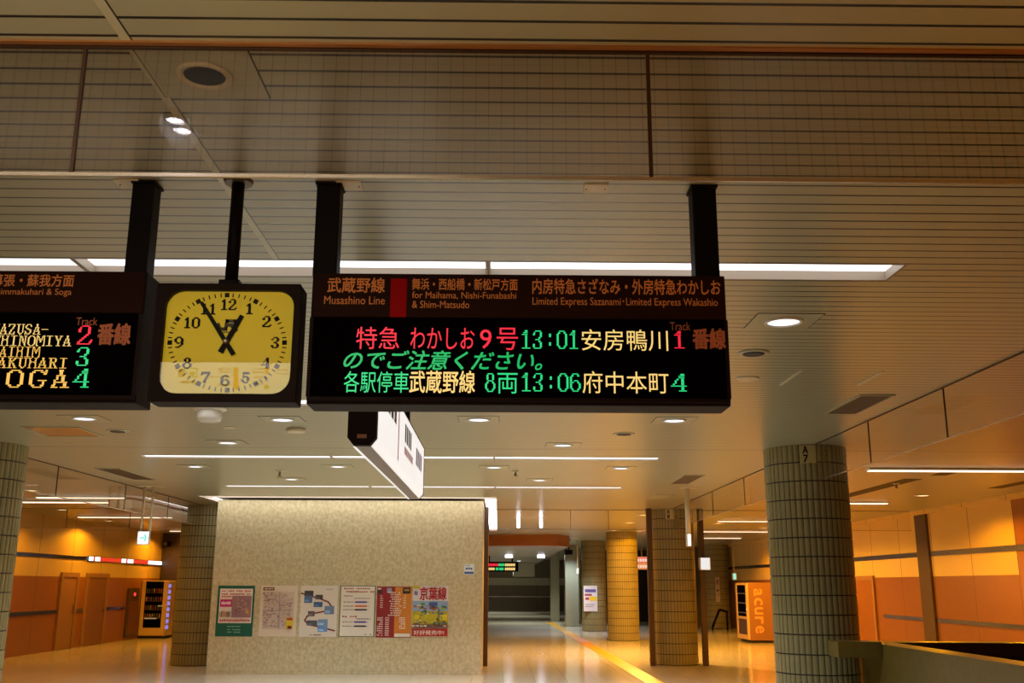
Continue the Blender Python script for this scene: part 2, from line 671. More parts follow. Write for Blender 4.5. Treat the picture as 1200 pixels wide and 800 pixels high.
# shutter guides: bronze posts on the column line at y = 23.9
k = 9
for (x0, x1, y0, y1) in ((-0.33, -0.23, 23.2, 23.5), (3.44, 3.56, 23.45, 23.6), (4.64, 4.76, 23.45, 23.6), (XR - .06, XR, onx(1092, 660, XR).y, onx(1078.5, 660, XR).y), (XL, XL + .12, 23.9, 24.3)):
    mb = MB()
    mb.box(x0, x1, y0, y1, 0, ZC, m_brown, 0.006)
    struct('trim_%d' % k, mb)
    k += 1


# doors in the walls
def wall_door(name, X, y0, y1, top, face, leaf_mat, hand=True):
    s = 1 if face > 0 else -1
    mb = MB()
    f = 0.12
    xa, xb = sorted((X, X + s * 0.06))
    m_fr = mat('door_frame_tan', (150, 108, 62), .4)
    mb.box(xa, xb, y0, y0 + f, 0, top, m_fr)
    mb.box(xa, xb, y1 - f, y1, 0, top, m_fr)
    mb.box(xa, xb, y0 + f, y1 - f, top - f, top, m_fr)
    o = struct(name, mb)
    xa, xb = sorted((X, X + s * 0.03))
    MB().box(xa, xb, y0 + f, y1 - f, 0.01, top - f, leaf_mat).build('door_leaf', o)
    if hand:
        h = MB()
        xc = X + s * 0.06
        h.bar((xc, y1 - f - .12, 0.95), (xc, y1 - f - .12, 1.2), 0.03, 0.03, m_steel)
        h.bar((X + s * .03, y1 - f - .12, 0.98), (xc, y1 - f - .12, 0.98), 0.02, 0.02, m_steel)
        h.bar((X + s * .03, y1 - f - .12, 1.17), (xc, y1 - f - .12, 1.17), 0.02, 0.02, m_steel)
        h.build('door_handle', o)


ly = lambda px, X: onx(px, 700, X).y
wall_door('door_1', XR, ly(1027, XR), ly(1002.5, XR), 2.03, -1, m_dado_r)
wall_door('door_2', XL, ly(68, XL), ly(88.5, XL), 2.05, 1, mat('door_tan', (150, 104, 58), 0.4))
wall_door('door_3', XL, ly(98, XL), ly(124, XL), 2.05, 1, mat('door_tan_dark', (128, 84, 44), 0.4))

# ------------------------------------------------------------------ tiled columns
def column_mesh():
    mb = MB()
    R, N = 0.52, 44
    mg = mat('column_joint', (48, 36, 22), 0.8)
    mt = MATS.get('column_tile')
    if mt is None:
        mt, b, n = new_mat('column_tile', 0.22, 0.6)
        v = n.noise(3.0, 3)
        n.link(n.mix(v, lin((130, 120, 80)), lin((154, 143, 97))), b.inputs['Base Color'])
    da = 2 * math.pi / N
    g = da * 0.055
    rows = 15
    hrow = ZC / rows
    jh = 0.015
    for i in range(N):
        a0, a1 = i * da + g, (i + 1) * da - g
        angs = [a0, a0 + (a1 - a0) * .14, (a0 + a1) / 2, a1 - (a1 - a0) * .14, a1]
        rad = [R - .006, R, R + .0045, R, R - .006]
        for r in range(rows):
            z0, z1 = r * hrow + jh, (r + 1) * hrow
            b = len(mb.v)
            for z in (z0, z1):
                for a, q in zip(angs, rad):
                    mb.v.append((q * math.cos(a), q * math.sin(a), z))
            for s in range(4):
                mb.face([b + s, b + s + 1, b + 6 + s, b + 5 + s], mt, True)
    b = len(mb.v)
    rg = R - .008
    for z in (0, ZC):
        for i in range(N * 2):
            a = i * da / 2
            mb.v.append((rg * math.cos(a), rg * math.sin(a), z))
    for i in range(N * 2):
        j = (i + 1) % (N * 2)
        mb.face([b + i, b + j, b + 2 * N + j, b + 2 * N + i], mg, True)
    return mb


col_proto = None
COLS = [
    (4.02, 13.05, 'thick olive tiled column carrying the A 7 plate, beside the stair parapet', 'A 7', 1.0),
    (4.10, 24.0, 'amber tiled column standing between two bronze shutter guides', 'A 8', 1.0),
    (4.15, 34.2, 'brightly amber-lit tiled column at the yellow floor strip', None, 1.0),
    (3.83, 41.1, 'dull grey-brown tiled column with a white notice on it', None, .93),
    (-6.72, 13.05, 'olive tiled column cut off by the photo edge, under the platform 2 board', None, 1.0),
    (-6.80, 23.5, 'tiled column standing against the stone wall of posters', None, 1.0),
    (9.42, 44.0, 'shadowy tiled column behind the vending machine with letters on its side', None, .95),
]
for (x, y, lab, plate, sc) in COLS:
    if col_proto is None:
        root = thing('tiled_column', lab, 'column', (x, y, 0), 0, 'round tiled columns')
        shaft = column_mesh().build('shaft', root)
        col_proto = shaft
    else:
        root = thing('tiled_column', lab, 'column', (x, y, 0), 0, 'round tiled columns')
        shaft = col_proto.copy()
        COL.objects.link(shaft)
        shaft.parent = root
    if sc != 1.0:
        shaft.scale = (sc, sc, 1)
    if plate:
        r = 0.527
        pb = MB()
        a0 = math.atan2(-1, -.22)
        hw, zb, zt = 0.10, 3.26, 3.49
        mp = mat('number_plate', (176, 160, 104), 0.45)
        rows_ = []
        for s in range(7):
            a = a0 - hw / r + (2 * hw / r) * s / 6
            rows_.append((math.cos(a), math.sin(a)))
        for s in range(6):
            p, q = rows_[s], rows_[s + 1]
            for (ra, rb) in ((r, r + .006),):
                pb.quad([(p[0] * rb, p[1] * rb, zb), (q[0] * rb, q[1] * rb, zb), (q[0] * rb, q[1] * rb, zt), (p[0] * rb, p[1] * rb, zt)], mp)
                pb.quad([(p[0] * ra, p[1] * ra, zb), (q[0] * ra, q[1] * ra, zb), (q[0] * rb, q[1] * rb, zb), (p[0] * rb, p[1] * rb, zb)], mp)

        def cyl(u0, u1, v0, v1):
            def P(u, v):
                a = a0 + (u0 + (u1 - u0) * u) / r
                return ((r + .009) * math.cos(a), (r + .009) * math.sin(a), v0 + (v1 - v0) * v)
            return P
        A, B = plate.split()
        pb.text(A, cyl(-.06, .005, 3.385, 3.475), m_black, 0.02)
        pb.text(B, cyl(-.055, .0, 3.275, 3.365), m_black, 0.02)
        o = pb.build('number_plate', root)
        o['label'] = 'small pale plate lettered %s' % plate

# ------------------------------------------------------------------ hanging glass smoke barriers
def barrier(lab, axis, pos, a0, a1, joints, wired=True, sheet=None, zb=3.03, bottom=True):
    root = thing('glass_smoke_barrier', lab, 'glass barrier', (0, 0, 0), 0, 'glass smoke barriers under the ceiling')

    def bx(b, u0, u1, w, z0, z1, m):
        if axis == 'X':
            b.box(u0, u1, pos - w / 2, pos + w / 2, z0, z1, m)
        else:
            b.box(pos - w / 2, pos + w / 2, u0, u1, z0, z1, m)
        return b
    cuts = [a0] + sorted(joints) + [a1]
    for i in range(len(cuts) - 1):
        bx(MB(), cuts[i] + .006, cuts[i + 1] - .006, 0.007, zb + .012, ZC - .012, m_wired if wired else (sheet or m_thin)).build('glass_pane', root)
    b = bx(MB(), a0, a1, 0.014, ZC - .012, ZC - .003, m_rail)
    if wired:
        b.box(a0, a1, pos - .034, pos - .012, ZC - .007, ZC - .0005, m_channel)
    b.build('top_rail', root)
    if bottom:
        bx(MB(), a0, a1, 0.010, zb, zb + .012, m_trimlit).build('bottom_trim', root)
    for j_ in joints:
        bx(MB(), j_ - .006, j_ + .006, 0.012, zb + .012, ZC - .012, m_rail).build('joint_bar', root)
    return root


barrier('wired glass barrier hanging across the ceiling in front of the boards and clock', 'X', 3.02, -6.74, 4.0, [-5.15, -3.27, -1.39, 0.49, 2.37])
jy = [onx(1105, 455, 4.0).y, onx(1017, 495, 4.0).y]
barrier('glass barrier running back along the ceiling to the A 7 column', 'Y', 4.0, 3.05, 12.5, sorted(jy), False)
barrier('glass barrier running along the ceiling between the A 7 column and the next', 'Y', 4.05, 13.6, 23.45, [16.5, 19.0, 21.3], False)
barrier('glass barrier between the two olive columns by the arrow sign', 'Y', -6.74, 13.6, 22.95, [15.35, 18.2, 20.6], False, m_glass)
barrier('glass barrier over the passage beside the stone wall', 'X', 23.9, -0.2, 3.5, [1.7, 2.6], False)
barrier('glass barrier over the amber aisle with the lettered vending machine', 'X', 23.9, 4.7, XR - .2, [6.5, 8.2], False)
barrier('glass barrier over the passage with the two wall doors', 'X', 24.2, XL + .15, -7.35, [-10.3, -8.8], False)

# ------------------------------------------------------------------ ceiling lights
def linear_light(lab, x0, x1, y0, y1, recess=0.032, m=m_tube, group='recessed fluorescent lights across the ceiling', c0=False, c1=False):
    """recessed trough with a glowing diffuser"""
    cx, cy = (x0 + x1) / 2, (y0 + y1) / 2
    root = thing('linear_ceiling_light', lab, 'ceiling light', (cx, cy, ZC), 0, group)
    hx, hy = (x1 - x0) / 2 - .002, (y1 - y0) / 2 - .002
    t = 0.012
    b = MB()
    b.box(-hx, hx, hy - t, hy, 0, recess + .05, m_trough)
    b.box(-hx, hx, -hy, -hy + t, 0, recess + .05, m_trough)
    b.box(-hx, -hx + (t if not c0 else .035), -hy + t, hy - t, 0, recess + .05, m_trough)
    b.box(hx - (t if not c1 else .035), hx, -hy + t, hy - t, 0, recess + .05, m_trough)
    b.build('frame', root)
    MB().box(-hx + t, hx - t, -hy + t, hy - t, recess, recess + .01, m).build('diffuser', root)
    return root


names_row = ['just above the main departure board', 'in the second row, behind the boards', 'in the row beyond the round downlights', 'in the last row before the stone wall']
for r_, (a, c) in enumerate(ROWS):
    for s_, (x0, x1) in enumerate(SEGX):
        xx0 = x0 if s_ else (-5.05 if r_ else -4.69)
        linear_light('long white light ' + names_row[r_] + ', ' + ['its clock-side length', 'its middle length', 'its column-side length'][s_],
                     xx0, x1, a, c, 0.055 if r_ == 0 else 0.02)
linear_light('long white light just above the board for platforms 2 to 4', -7.0, -4.69, 5.28, 5.59, 0.055)
cove_lab = ['thin bright cove light along the top of the poster wall', 'bright cove light running back from the tiled column end of the stone wall', 'bright cove light running back over the passage side of the stone wall']
for (x0, x1, y0, y1), lab in zip(cove_rects, cove_lab):
    linear_light(lab, x0, x1, y0, y1, 0.05, m_cove, 'cove lights around the stone block')

# warm surface-mounted battens in the side aisles
def batten(lab, x0, x1, y, m=m_tubew, w=0.16):
    root = thing('batten_light', lab, 'ceiling light', ((x0 + x1) / 2, y, ZC), 0, 'slim lights of the side aisles')
    h_ = (x1 - x0) / 2
    MB().box(-h_, h_, -w / 2, w / 2, -.03, 0, m_white).build('housing', root)
    MB().box(-h_ + .02, h_ - .02, -w / 2 + .012, w / 2 - .012, -.045, -.03, m).build('diffuser', root)


batten('slim light crossing the amber ceiling above the wide wall panels', 5.62, 8.95, 15.15)
batten('slim light half hidden behind the A 7 column in the amber aisle', 5.9, 8.3, 21.35)
batten('slim light beyond the arrow sign rods, longest of its aisle', -9.52, -7.7, 20.8)
batten('slim light beside the olive column, just behind the longest one', -10.9, -8.5, 22.0)
batten('slim light over the two doors in the tan wall', -11.2, -8.7, 27.0)
batten('slim light above the lettered vending machine', 6.0, 8.6, 27.6, w=.14)
batten('slim light further back over the lettered vending machine', 6.6, 9.6, 33.0, w=.14)
batten('short slim light over the dark stairs by the white lit sign', 7.6, 9.0, 37.5, w=.14)
batten('small slim light on the ceiling by the plum coloured wall', -11.0, -10.1, 34.0, w=.12)


# round downlights
def lamp(name, parent, color, watts, z=-.03, spot=True, angle=140, r=0.06):
    L = bpy.data.lights.new(name, 'SPOT')
    L.energy = watts
    L.color = color
    L.spot_size = math.radians(angle)
    L.spot_blend = 0.6
    L.shadow_soft_size = r
    o = bpy.data.objects.new(name, L)
    COL.objects.link(o)
    o.parent = parent
    o.location = (0, 0, z)
    return o


def make_downlight(lab, loc, r, lens, color, watts, plate=True, group='round downlights in the slatted ceiling', angle=140, drop=0.0, ring=None):
    root = thing('downlight', lab, 'downlight', loc, 0, group)
    if plate:
        MB().box(-r * 1.75, r * 1.75, -r * 1.55, r * 1.55, -.004, 0, m_plate).box(-r * 1.8, r * 1.8, -r * 1.62, r * 1.62, -.002, 0, m_dark).build('mounting_plate', root)
    b = MB()
    b.lathe([(r * .86, -.004), (r * .88, -.018), (r * 1.0, -.016), (r * 1.06, -.004)], ring or m_white, 36)
    b.build('trim_ring', root)
    MB().lathe([(0.0001, -.007 - drop), (r * .6, -.009 - drop), (r * .87, -.006 - drop)] + ([(r * .87, -.006)] if drop else []), lens, 36).build('lens', root)
    if watts > 0:
        lamp('bulb', root, color, watts, z=-.03 - drop, angle=angle)
    return root


DL = [  # px, py or world x, y; label
    ((918, 376), 'large round downlight, next to the end of the long white light'),
    ((790, 492), 'downlight below the platform number 4 of the main board'),
    ((561, 491), 'downlight below the main board, beside the hanging box sign'),
    ((331, 491), 'downlight just below the clock case'),
    ((99, 489.7), 'downlight below the platform 2 to 4 board'),
    ((267, 518), 'downlight below the clock, second from the clock'),
    ((660, 521), 'downlight below the middle of the main board, short of the second light row'),
    ((229, 546), 'downlight past the light row, on the arrow sign side'),
    ((396, 546), 'downlight past the light row, before the hanging box sign'),
    ((579, 547), 'downlight past the light row, just after the hanging box sign'),
    ((727.5, 548), 'downlight past the light row, towards the amber column'),
    ((342, 561), 'small downlight near the ceiling sensor above the poster wall'),
    ((632, 562), 'small downlight above the passage, between two light rows'),
]
proto = None
for (px, lab) in DL:
    p = onz(px[0], px[1], ZC)
    if proto is None:
        proto = make_downlight(lab, (p.x, p.y, ZC), 0.125, m_lens, C_NEUT, SPOT_N)
    else:
        c = copy_tree(proto)
        c.location = (p.x, p.y, ZC)
        c['label'] = lab
for (x, y) in ((-0.22, 6.52), (-2.36, 6.52), (-4.5, 6.52)):
    c = copy_tree(proto)
    c.location = (x, y, ZC)
    c['label'] = 'downlight hidden behind the boards and clock'
# lit downlight mirrored in the wired glass, doubled to imitate its double reflection
for y in (2.395, 2.485):
    make_downlight('bright white lamp, %s of two imitating its double reflection in the wired glass' % ('one' if y < 2.44 else 'the other'), (-1.26, y, ZC), 0.043, glow('white_downlight_lens', (0.85, 0.86, 1.0), 45.0), (0.9, 0.9, 1.0), 3, False, group='white downlights', ring=m_dark)
for (x, y) in ((0.5, 49.0), (2.05, 49.0), (-1.5, 60.0), (1.2, 60.0), (-1.5, 67.0), (0.4, 67.0)):  # the deeper ones are added to brighten the far end
    make_downlight('blue-white downlight beyond the deep beam, %s' % ('nearer the far departure board' if x < 1 else 'nearer the grey piers') if y < 50 else 'small blue-white downlight added to brighten the end of the concourse', (x, y, 3.16), 0.2 if y < 50 else .12, m_lensblue if y < 50 else m_lens, (0.95, 0.98, 0.85), 420, False, 'white downlights', drop=.12 if y < 50 else .03)

for (px, lab) in ((607.5, 'slim blue-white drum imitating a reflected streak over the passage, close to the stone wall'), (634, 'slim blue-white drum imitating a reflected streak over the middle of the passage')):
    p = onz(px, 606, ZC)  # glowing drums stand in for bright reflected streaks by the ceiling
    make_downlight(lab, (p.x, p.y, ZC), 0.045, m_lensblue, (0.9, 0.93, 1.0), 60, False, 'white downlights', drop=.26)
for (x, y) in ((2.9, 38.6), (3.0, 44.0)):  # lamps added to light the far column and piers
    c = copy_tree(proto)
    c.location = (x, y, ZC)
    c['label'] = 'small downlight added to brighten the grey piers, %s' % ('nearer the column with the notice' if y < 40 else 'behind the column with the notice')
# amber downlights of the side aisles
WD = [
    ((1081, 580), 'amber downlight in the ceiling by the wide cream wall panels'),
    ((36, 574), 'pale amber downlight next to the olive column at the photo edge'),
    ((128, 609.7), 'amber downlight over the wall doors'),
    ((204, 622), 'tiny amber downlight near the plum coloured wall'),
    ((754, 603), 'amber downlight beside the column with shutter guides'),
    ((737.6, 612), 'amber downlight second in the row ahead of the bright column'),
    ((719.5, 621), 'amber downlight third in the row ahead of the bright column'),
    ((750, 621.7), 'amber downlight beside the top of the bright column'),
    ((842, 612.6), 'amber downlight over the aisle, towards the white lit sign'),
    ((843.5, 628.7), 'amber downlight further back towards the white lit sign'),
    ((895.7, 618), 'amber downlight above the lettered vending machine'),
]
wproto = None
for (px, lab) in WD:
    p = onz(px[0], px[1], ZC)
    if wproto is None:
        wproto = make_downlight(lab, (p.x, p.y, ZC), 0.15, m_lensw, C_AMBER, SPOT_W, False, 'amber downlights of the side aisles', 160)
    else:
        c = copy_tree(wproto)
        c.location = (p.x, p.y, ZC)
        c['label'] = lab
for o in list(bpy.data.objects):               # the two lamps hard against the bright column are weaker
    if o.get('label', '') in ('amber downlight third in the row ahead of the bright column', 'amber downlight beside the top of the bright column'):
        for ch in o.children:
            if ch.type == 'LIGHT':
                ch.data = ch.data.copy()
                ch.data.energy = SPOT_W * 0.22
    elif o.get('label', '') in ('amber downlight beside the column with shutter guides', 'amber downlight second in the row ahead of the bright column'):
        for ch in o.children:
            if ch.type == 'LIGHT':
                ch.data = ch.data.copy()
                ch.data.energy = SPOT_W * 3.2
                ch.data.spot_size = math.radians(172)
                ch.data.spot_blend = 0.12
                ch.data.color = (1.0, 0.50, 0.10)
# extra amber downlights added for the orange light, weaker near the camera
dim = make_downlight('amber downlight of the side aisle beyond the glass barrier', (8.3, 2.8, ZC), 0.15, m_lensw, C_AMBER, SPOT_W * 0.8, False, 'amber downlights of the side aisles', 150)
for (x, y) in ((8.3, -1.4), (-9.0, 5.0), (-9.0, 11.0), (1.5, -3.5), (5.4, 0.4), (3.6, -0.6)):
    c = copy_tree(dim)
    c.location = (x, y, ZC)
for (x, y) in ((8.3, 15.4), (5.35, 17.6), (-10.6, 24.6), (-9.2, 30.8)):  # more amber lamps added for the orange light on walls and column
    c = copy_tree(wproto)
    c.location = (x, y, ZC)
    c['label'] = 'amber downlight of the side aisle beyond the glass barrier'

for o in list(bpy.data.objects):
    if o.type == 'LIGHT' and o.parent is not None:
        lp = o.parent.location
        g_ = o.parent.get('group', '')
        if g_.startswith('amber'):
            o.data.spot_blend = min(o.data.spot_blend, 0.3)
        if g_.startswith('amber') and lp.x < -6:
            o.data = o.data.copy()
            o.data.color = C_AMBER_L
            o.data.energy *= 0.55
        elif g_.startswith('round'):
            o.data = o.data.copy()
            o.data.energy *= 0.5 if lp.y < 8 else (0.7 if lp.y < 13.5 else (1.1 if lp.y < 16.5 else 3.2))
            o.data.spot_size = math.radians(130)

# unlit and small ceiling fittings
p = onz(240, 87, ZC)
root = thing('dead_downlight', 'large unlit recessed downlight in a square plate, seen through the wired glass', 'downlight', (p.x, p.y, ZC))
MB().box(-.19, .19, -.17, .17, -.004, 0, m_plate).box(-.195, .195, -.174, .174, -.002, 0, m_dark).build('mounting_plate', root)
MB().lathe([(.072, -.004), (.074, -.012), (.095, -.016), (.1, -.004)], mat('dead_ring', (190, 176, 140), .4), 36).build('trim_ring', root)
MB().lathe([(.0001, -.006), (.073, -.006)], mat('dead_lens', (104, 66, 38), 0.8, spec=0.05), 32).build('lens', root)


def ceil_disc(name, cat, px, lab, r, h, m, m2=None, r2=None):
    p = onz(px[0], px[1], ZC)
    root = thing(name, lab, cat, (p.x, p.y, ZC))
    MB().lathe([(r, 0), (r, -h * .5), (r * .9, -h)], m, 28).build('body', root)
    if m2:
        MB().lathe([(r2, -h), (r2 * .9, -h - .006)], m2, 24).build('grille', root)
    return root


ceil_disc('ceiling_speaker', 'loudspeaker', (883, 413), 'round ceiling speaker with dark grille near the large downlight', .12, .012, m_plate, m_dark, .085)
ceil_disc('ceiling_speaker', 'loudspeaker', (731, 508), 'dark round ceiling speaker below the main board', .13, .01, m_plate, m_dark, .09)
ceil_disc('ceiling_speaker', 'loudspeaker', (138, 504.6), 'dark round ceiling speaker below the platform 2 to 4 board', .13, .01, m_plate, m_dark, .09)
ceil_disc('smoke_detector', 'smoke detector', (876, 443), 'flat pale disc on the ceiling behind the dark speaker', .1, .012, m_cream)
ceil_disc('smoke_detector', 'smoke detector', (347, 502), 'pale round detector close to the downlight under the clock', .11, .045, m_cream)
ceil_disc('smoke_detector', 'smoke detector', (269, 500.5), 'very flat small disc below the white ceiling beacon', .07, .012, m_cream)
p = onz(246, 478, ZC)
root = thing('ceiling_beacon', 'white cylindrical unit on the ceiling directly under the clock', 'ceiling beacon', (p.x, p.y, ZC))
MB().lathe([(.17, 0), (.17, -.015), (.13, -.03)], m_white, 32).build('flange', root)
MB().lathe([(.12, -.03), (.125, -.1), (.115, -.13), (.09, -.14)], m_white, 32).build('body', root)
for (px, lab, s) in (((328, 555), 'small spot sensor on the ceiling above the poster wall', 1.0), ((604, 556), 'small sprinkler head on the ceiling near the passage', .8), ((1050, 570), 'little sprinkler on the amber ceiling under the slim light', .9)):
    p = onz(px[0], px[1] - 4, ZC)
    root = thing('sprinkler', lab, 'sprinkler', (p.x, p.y, ZC))
    MB().lathe([(.07 * s, 0), (.07 * s, -.012), (.03 * s, -.02)], m_cream, 20).build('flange', root)
    MB().lathe([(.018, -.02), (.018, -.09 * s), (.05 * s, -.095 * s), (.05 * s, -.105 * s)], m_steel, 16).build('nozzle', root)


def ceil_rect(name, cat, lab, x0, x1, y0, y1, m, frame=True, h=.012, slats=0):
    cx, cy = (x0 + x1) / 2, (y0 + y1) / 2
    root = thing(name, lab, cat, (cx, cy, ZC))
    hx, hy = (x1 - x0) / 2, (y1 - y0) / 2
    t = .02
    b = MB()
    if frame:
        b.box(-hx, hx, -hy, -hy + t, -h, 0, m_plate)
        b.box(-hx, hx, hy - t, hy, -h, 0, m_plate)
        b.box(-hx, -hx + t, -hy + t, hy - t, -h, 0, m_plate)
        b.box(hx - t, hx, -hy + t, hy - t, -h, 0, m_plate)
        b.build('frame', root)
    g = MB()
    g.box(-hx + t, hx - t, -hy + t, hy - t, -.004, 0, m)
    if slats:
        nS = int((2 * hx - 2 * t) / slats)
        for i in range(nS):
            x = -hx + t + (i + .5) * slats
            g.box(x - .004, x + .004, -hy + t, hy - t, -.01, -.004, m_vent)
    g.build('grille' if slats else 'panel', root)


ceil_rect('ceiling_vent', 'air vent', 'brown slotted vent near the glass barrier by the A 7 column', 3.38, 3.72, 9.15, 10.2, m_vent, True, .012, .03)
ceil_rect('ceiling_vent', 'air vent', 'slotted vent near the small hanging sign on its white pole', 3.0, 3.35, 16.2, 17.6, m_vent, True, .012, .03)
ceil_rect('ceiling_vent', 'air vent', 'slotted vent before the arrow sign, near the glass barrier', -6.3, -5.9, 15.6, 17.3, m_vent, True, .012, .03)
ceil_rect('access_hatch', 'hatch', 'amber reflecting access hatch below the platform 2 to 4 board', -5.5, -4.83, 11.4, 12.15, mat('hatch_panel', (170, 120, 70), 0.25), True, .01)  # panel coloured more orange than the ceiling plates
ceil_rect('access_hatch', 'hatch', 'faint small hatch in the ceiling before the amber column', 3.1, 3.5, 19.8, 20.8, m_plate, True, .01)
ceil_rect('line_diffuser', 'air vent', 'long dark slot vent behind the A 7 column in the amber ceiling', 6.75, 7.1, 16.6, 20.2, m_dark, False)
ceil_rect('line_diffuser', 'air vent', 'dark slot vent in the amber ceiling near the cornice', 8.9, 9.2, 16.6, 18.2, m_dark, False)
ceil_rect('line_diffuser', 'air vent', 'short dark slot just beyond the slim light of the amber ceiling', 6.95, 7.25, 15.6, 16.1, m_dark, False)
for (x, y0, y1, lab) in ((2.514, 8.1, 8.7, 'pale thin slot fitting nearer the smoke detector'), (3.2, 8.12, 8.68, 'pale thin slot fitting nearer the brown vent')):
    root = thing('slot_fitting', lab, 'ceiling fitting', (x, (y0 + y1) / 2, ZC))
    MB().box(-.012, .012, -.3, .3, -.01, 0, m_cream).build('cover', root)
for (px, lab) in (((410, 217), 'small pale junction plate beside the main board hanger'), ((698, 220), 'small pale junction plate in mid ceiling over the main board'), ((152, 215), 'small pale junction plate beside the platform 2 to 4 board hanger')):
    p = onz(px[0], px[1], ZC)
    root = thing('junction_plate', lab, 'ceiling plate', (p.x, p.y, ZC))
    b = MB()
    b.box(-.055, .055, -.05, .05, -.006, 0, m_cream)
    b.build('plate', root)
    s = MB()
    for sx in (-1, 1):
        s.lathe([(.004, -.006), (.003, -.009)], m_dark, 8, (sx * .042, 0, 0))
    s.build('screws', root)

# ------------------------------------------------------------------ departure boards
YS = 4.12                # front face of the boards


def plane_y(Y, off=0.0):
    """maps a pixel rectangle on the wall plane y = Y to a (u, v) patch"""
    def R(x0, x1, y0, y1):
        xm, ym = (x0 + x1) / 2, (y0 + y1) / 2
        X0, X1 = ony(x0, ym, Y).x, ony(x1, ym, Y).x
        Z0, Z1 = ony(xm, y1, Y).z, ony(xm, y0, Y).z

        def P(u, v):
            return (X0 + (X1 - X0) * u, Y - off, Z0 + (Z1 - Z0) * v)
        return P
    return R


GLY = {
    '0': ["..####..", ".##..##.", "##....##", "##....##", "##....##", "##....##", "##....##", "##....##", "##....##", ".##..##.", "..####.."],
    '1': ["...##...", "..###...", ".####...", "...##...", "...##...", "...##...", "...##...", "...##...", "...##...", "...##...", ".######."],
    '2': ["..####..", ".#...##.", "##...##.", "##...##.", ".....##.", "....##..", "...##...", "..##....", ".##....#", "##....##", "#######."],
    '3': ["..####..", ".#...##.", "##...##.", ".....##.", "....##..", "..###...", "....##..", ".....##.", "##...##.", "##...##.", ".#####.."],
    '4': [".....##.", "....###.", "....###.", "...#.##.", "..#..##.", "..#..##.", ".#...##.", "########", ".....##.", ".....##.", "....####"],
    '5': [".######.", ".######.", ".#......", ".#......", ".#####..", ".##..##.", ".....##.", "##...##.", "##...##.", ".##..#..", "..####.."],
    '7': ["########", "########", "##....##", "#....##.", ".....##.", "....##..", "....##..", "...##...", "...##...", "..###...", "..###..."],
    '6': ["..####..", ".##..##.", "##......", "##......", "##.###..", "###..##.", "##....##", "##....##", "##....##", ".##..##.", "..####.."],
    '8': ["..####..", ".##..##.", ".##..##.", ".##..##.", "..####..", ".##..##.", "##....##", "##....##", "##....##", ".##..##.", "..####.."],
    '9': ["..####..", ".##..##.", "##....##", "##....##", "##....##", ".##..###", "..###.##", "......##", ".....##.", "....##..", ".####..."],
    ':': ["........", "........", "...##...", "...##...", "........", "........", "........", "...##...", "...##...", "........", "........"],
    'A': ["...##...", "...##...", "...##...", "..####..", "..#.##..", "..#.##..", ".#..##..", ".######.", ".#...##.", "##...##.", "###.####"],
    'Z': ["#######.", "##...##.", "#....##.", "....##..", "....##..", "...##...", "..##....", "..##....", ".##...#.", ".##..##.", "#######."],
    'U': ["####.###", ".##...#.", ".##...#.", ".##...#.", ".##...#.", ".##...#.", ".##...#.", ".##...#.", ".##...#.", "..##.#..", "...##..."],
    'S': ["..####..", ".##..##.", "##....#.", "##......", ".###....", "..####..", "....###.", "#....##.", "##...##.", "###.##..", "#.###..."],
    '-': ["........", "........", "........", "........", "........", "#######.", "........", "........", "........", "........", "........"],
    'C': ["..####.#", ".##..###", "##....##", "##......", "##......", "##......", "##......", "##......", "##....#.", ".##..##.", "..####.."],
    'H': ["###..###", ".#....#.", ".#....#.", ".##..##.", ".######.", ".##..##.", ".#....#.", ".#....#.", ".#....#.", ".#....#.", "###..###"],
    'I': [".######.", "...##...", "...##...", "...##...", "...##...", "...##...", "...##...", "...##...", "...##...", "...##...", ".######."],
    'N': ["###..###", ".###..#.", ".###..#.", ".#.##.#.", ".#.##.#.", ".#.##.#.", ".#..###.", ".#..###.", ".#...##.", ".#...##.", "###...#."],
    'O': ["..####..", ".##..##.", "##....##", "##....##", "##....##", "##....##", "##....##", "##....##", "##....##", ".##..##.", "..####.."],
    'M': ["##....##", "###..###", "###..###", "#.####.#", "#.####.#", "#..##..#", "#..##..#", "#......#", "#......#", "#......#", "##....##"],
    'Y': ["###..###", ".##...#.", ".##..#..", "..##.#..", "..####..", "...##...", "...##...", "...##...", "...##...", "...##...", "..####.."],
    'K': ["####.###", ".##..##.", ".##.##..", ".####...", ".###....", ".####...", ".##.##..", ".##.##..", ".##..##.", ".##..##.", "####.###"],
    'R': ["######..", ".##..##.", ".##..##.", ".##..##.", ".#####..", ".####...", ".##.##..", ".##.##..", ".##..##.", ".##..##.", "####.###"],
    'G': ["..####.#", ".##..###", "##....##", "##......", "##......", "##......", "##..####", "##....#.", "##....#.", ".##..##.", "..####.."],
}


def dots(mb, s, P, m, gap=0.5, thin=1.0):
    """characters of a dot-matrix display, filling P(u, v)"""
    k = len(s)
    tot = k * 8 + (k - 1) * gap
    for i, ch in enumerate(s):
        if ch == ' ':
            continue
        g = GLY[ch]
        for r_, row in enumerate(g):
            c = 0
            while c < 8:
                if row[c] == '#':
                    d = c
                    while d < 8 and row[d] == '#':
                        d += 1
                    e = 0.28 * thin if d - c == 2 and r_ not in (0, 10) else 0.0
                    u0, u1 = (i * (8 + gap) + c + e) / tot, (i * (8 + gap) + d - e) / tot
                    hz = 0.2 * thin if d - c > 2 else 0.0
                    v1, v0 = 1 - (r_ + hz) / 11.0, 1 - (r_ + 1 - hz) / 11.0
                    mb.quad([P(u0, v0), P(u1, v0), P(u1, v1), P(u0, v1)], m)
                    c = d
                else:
                    c += 1
    return mb


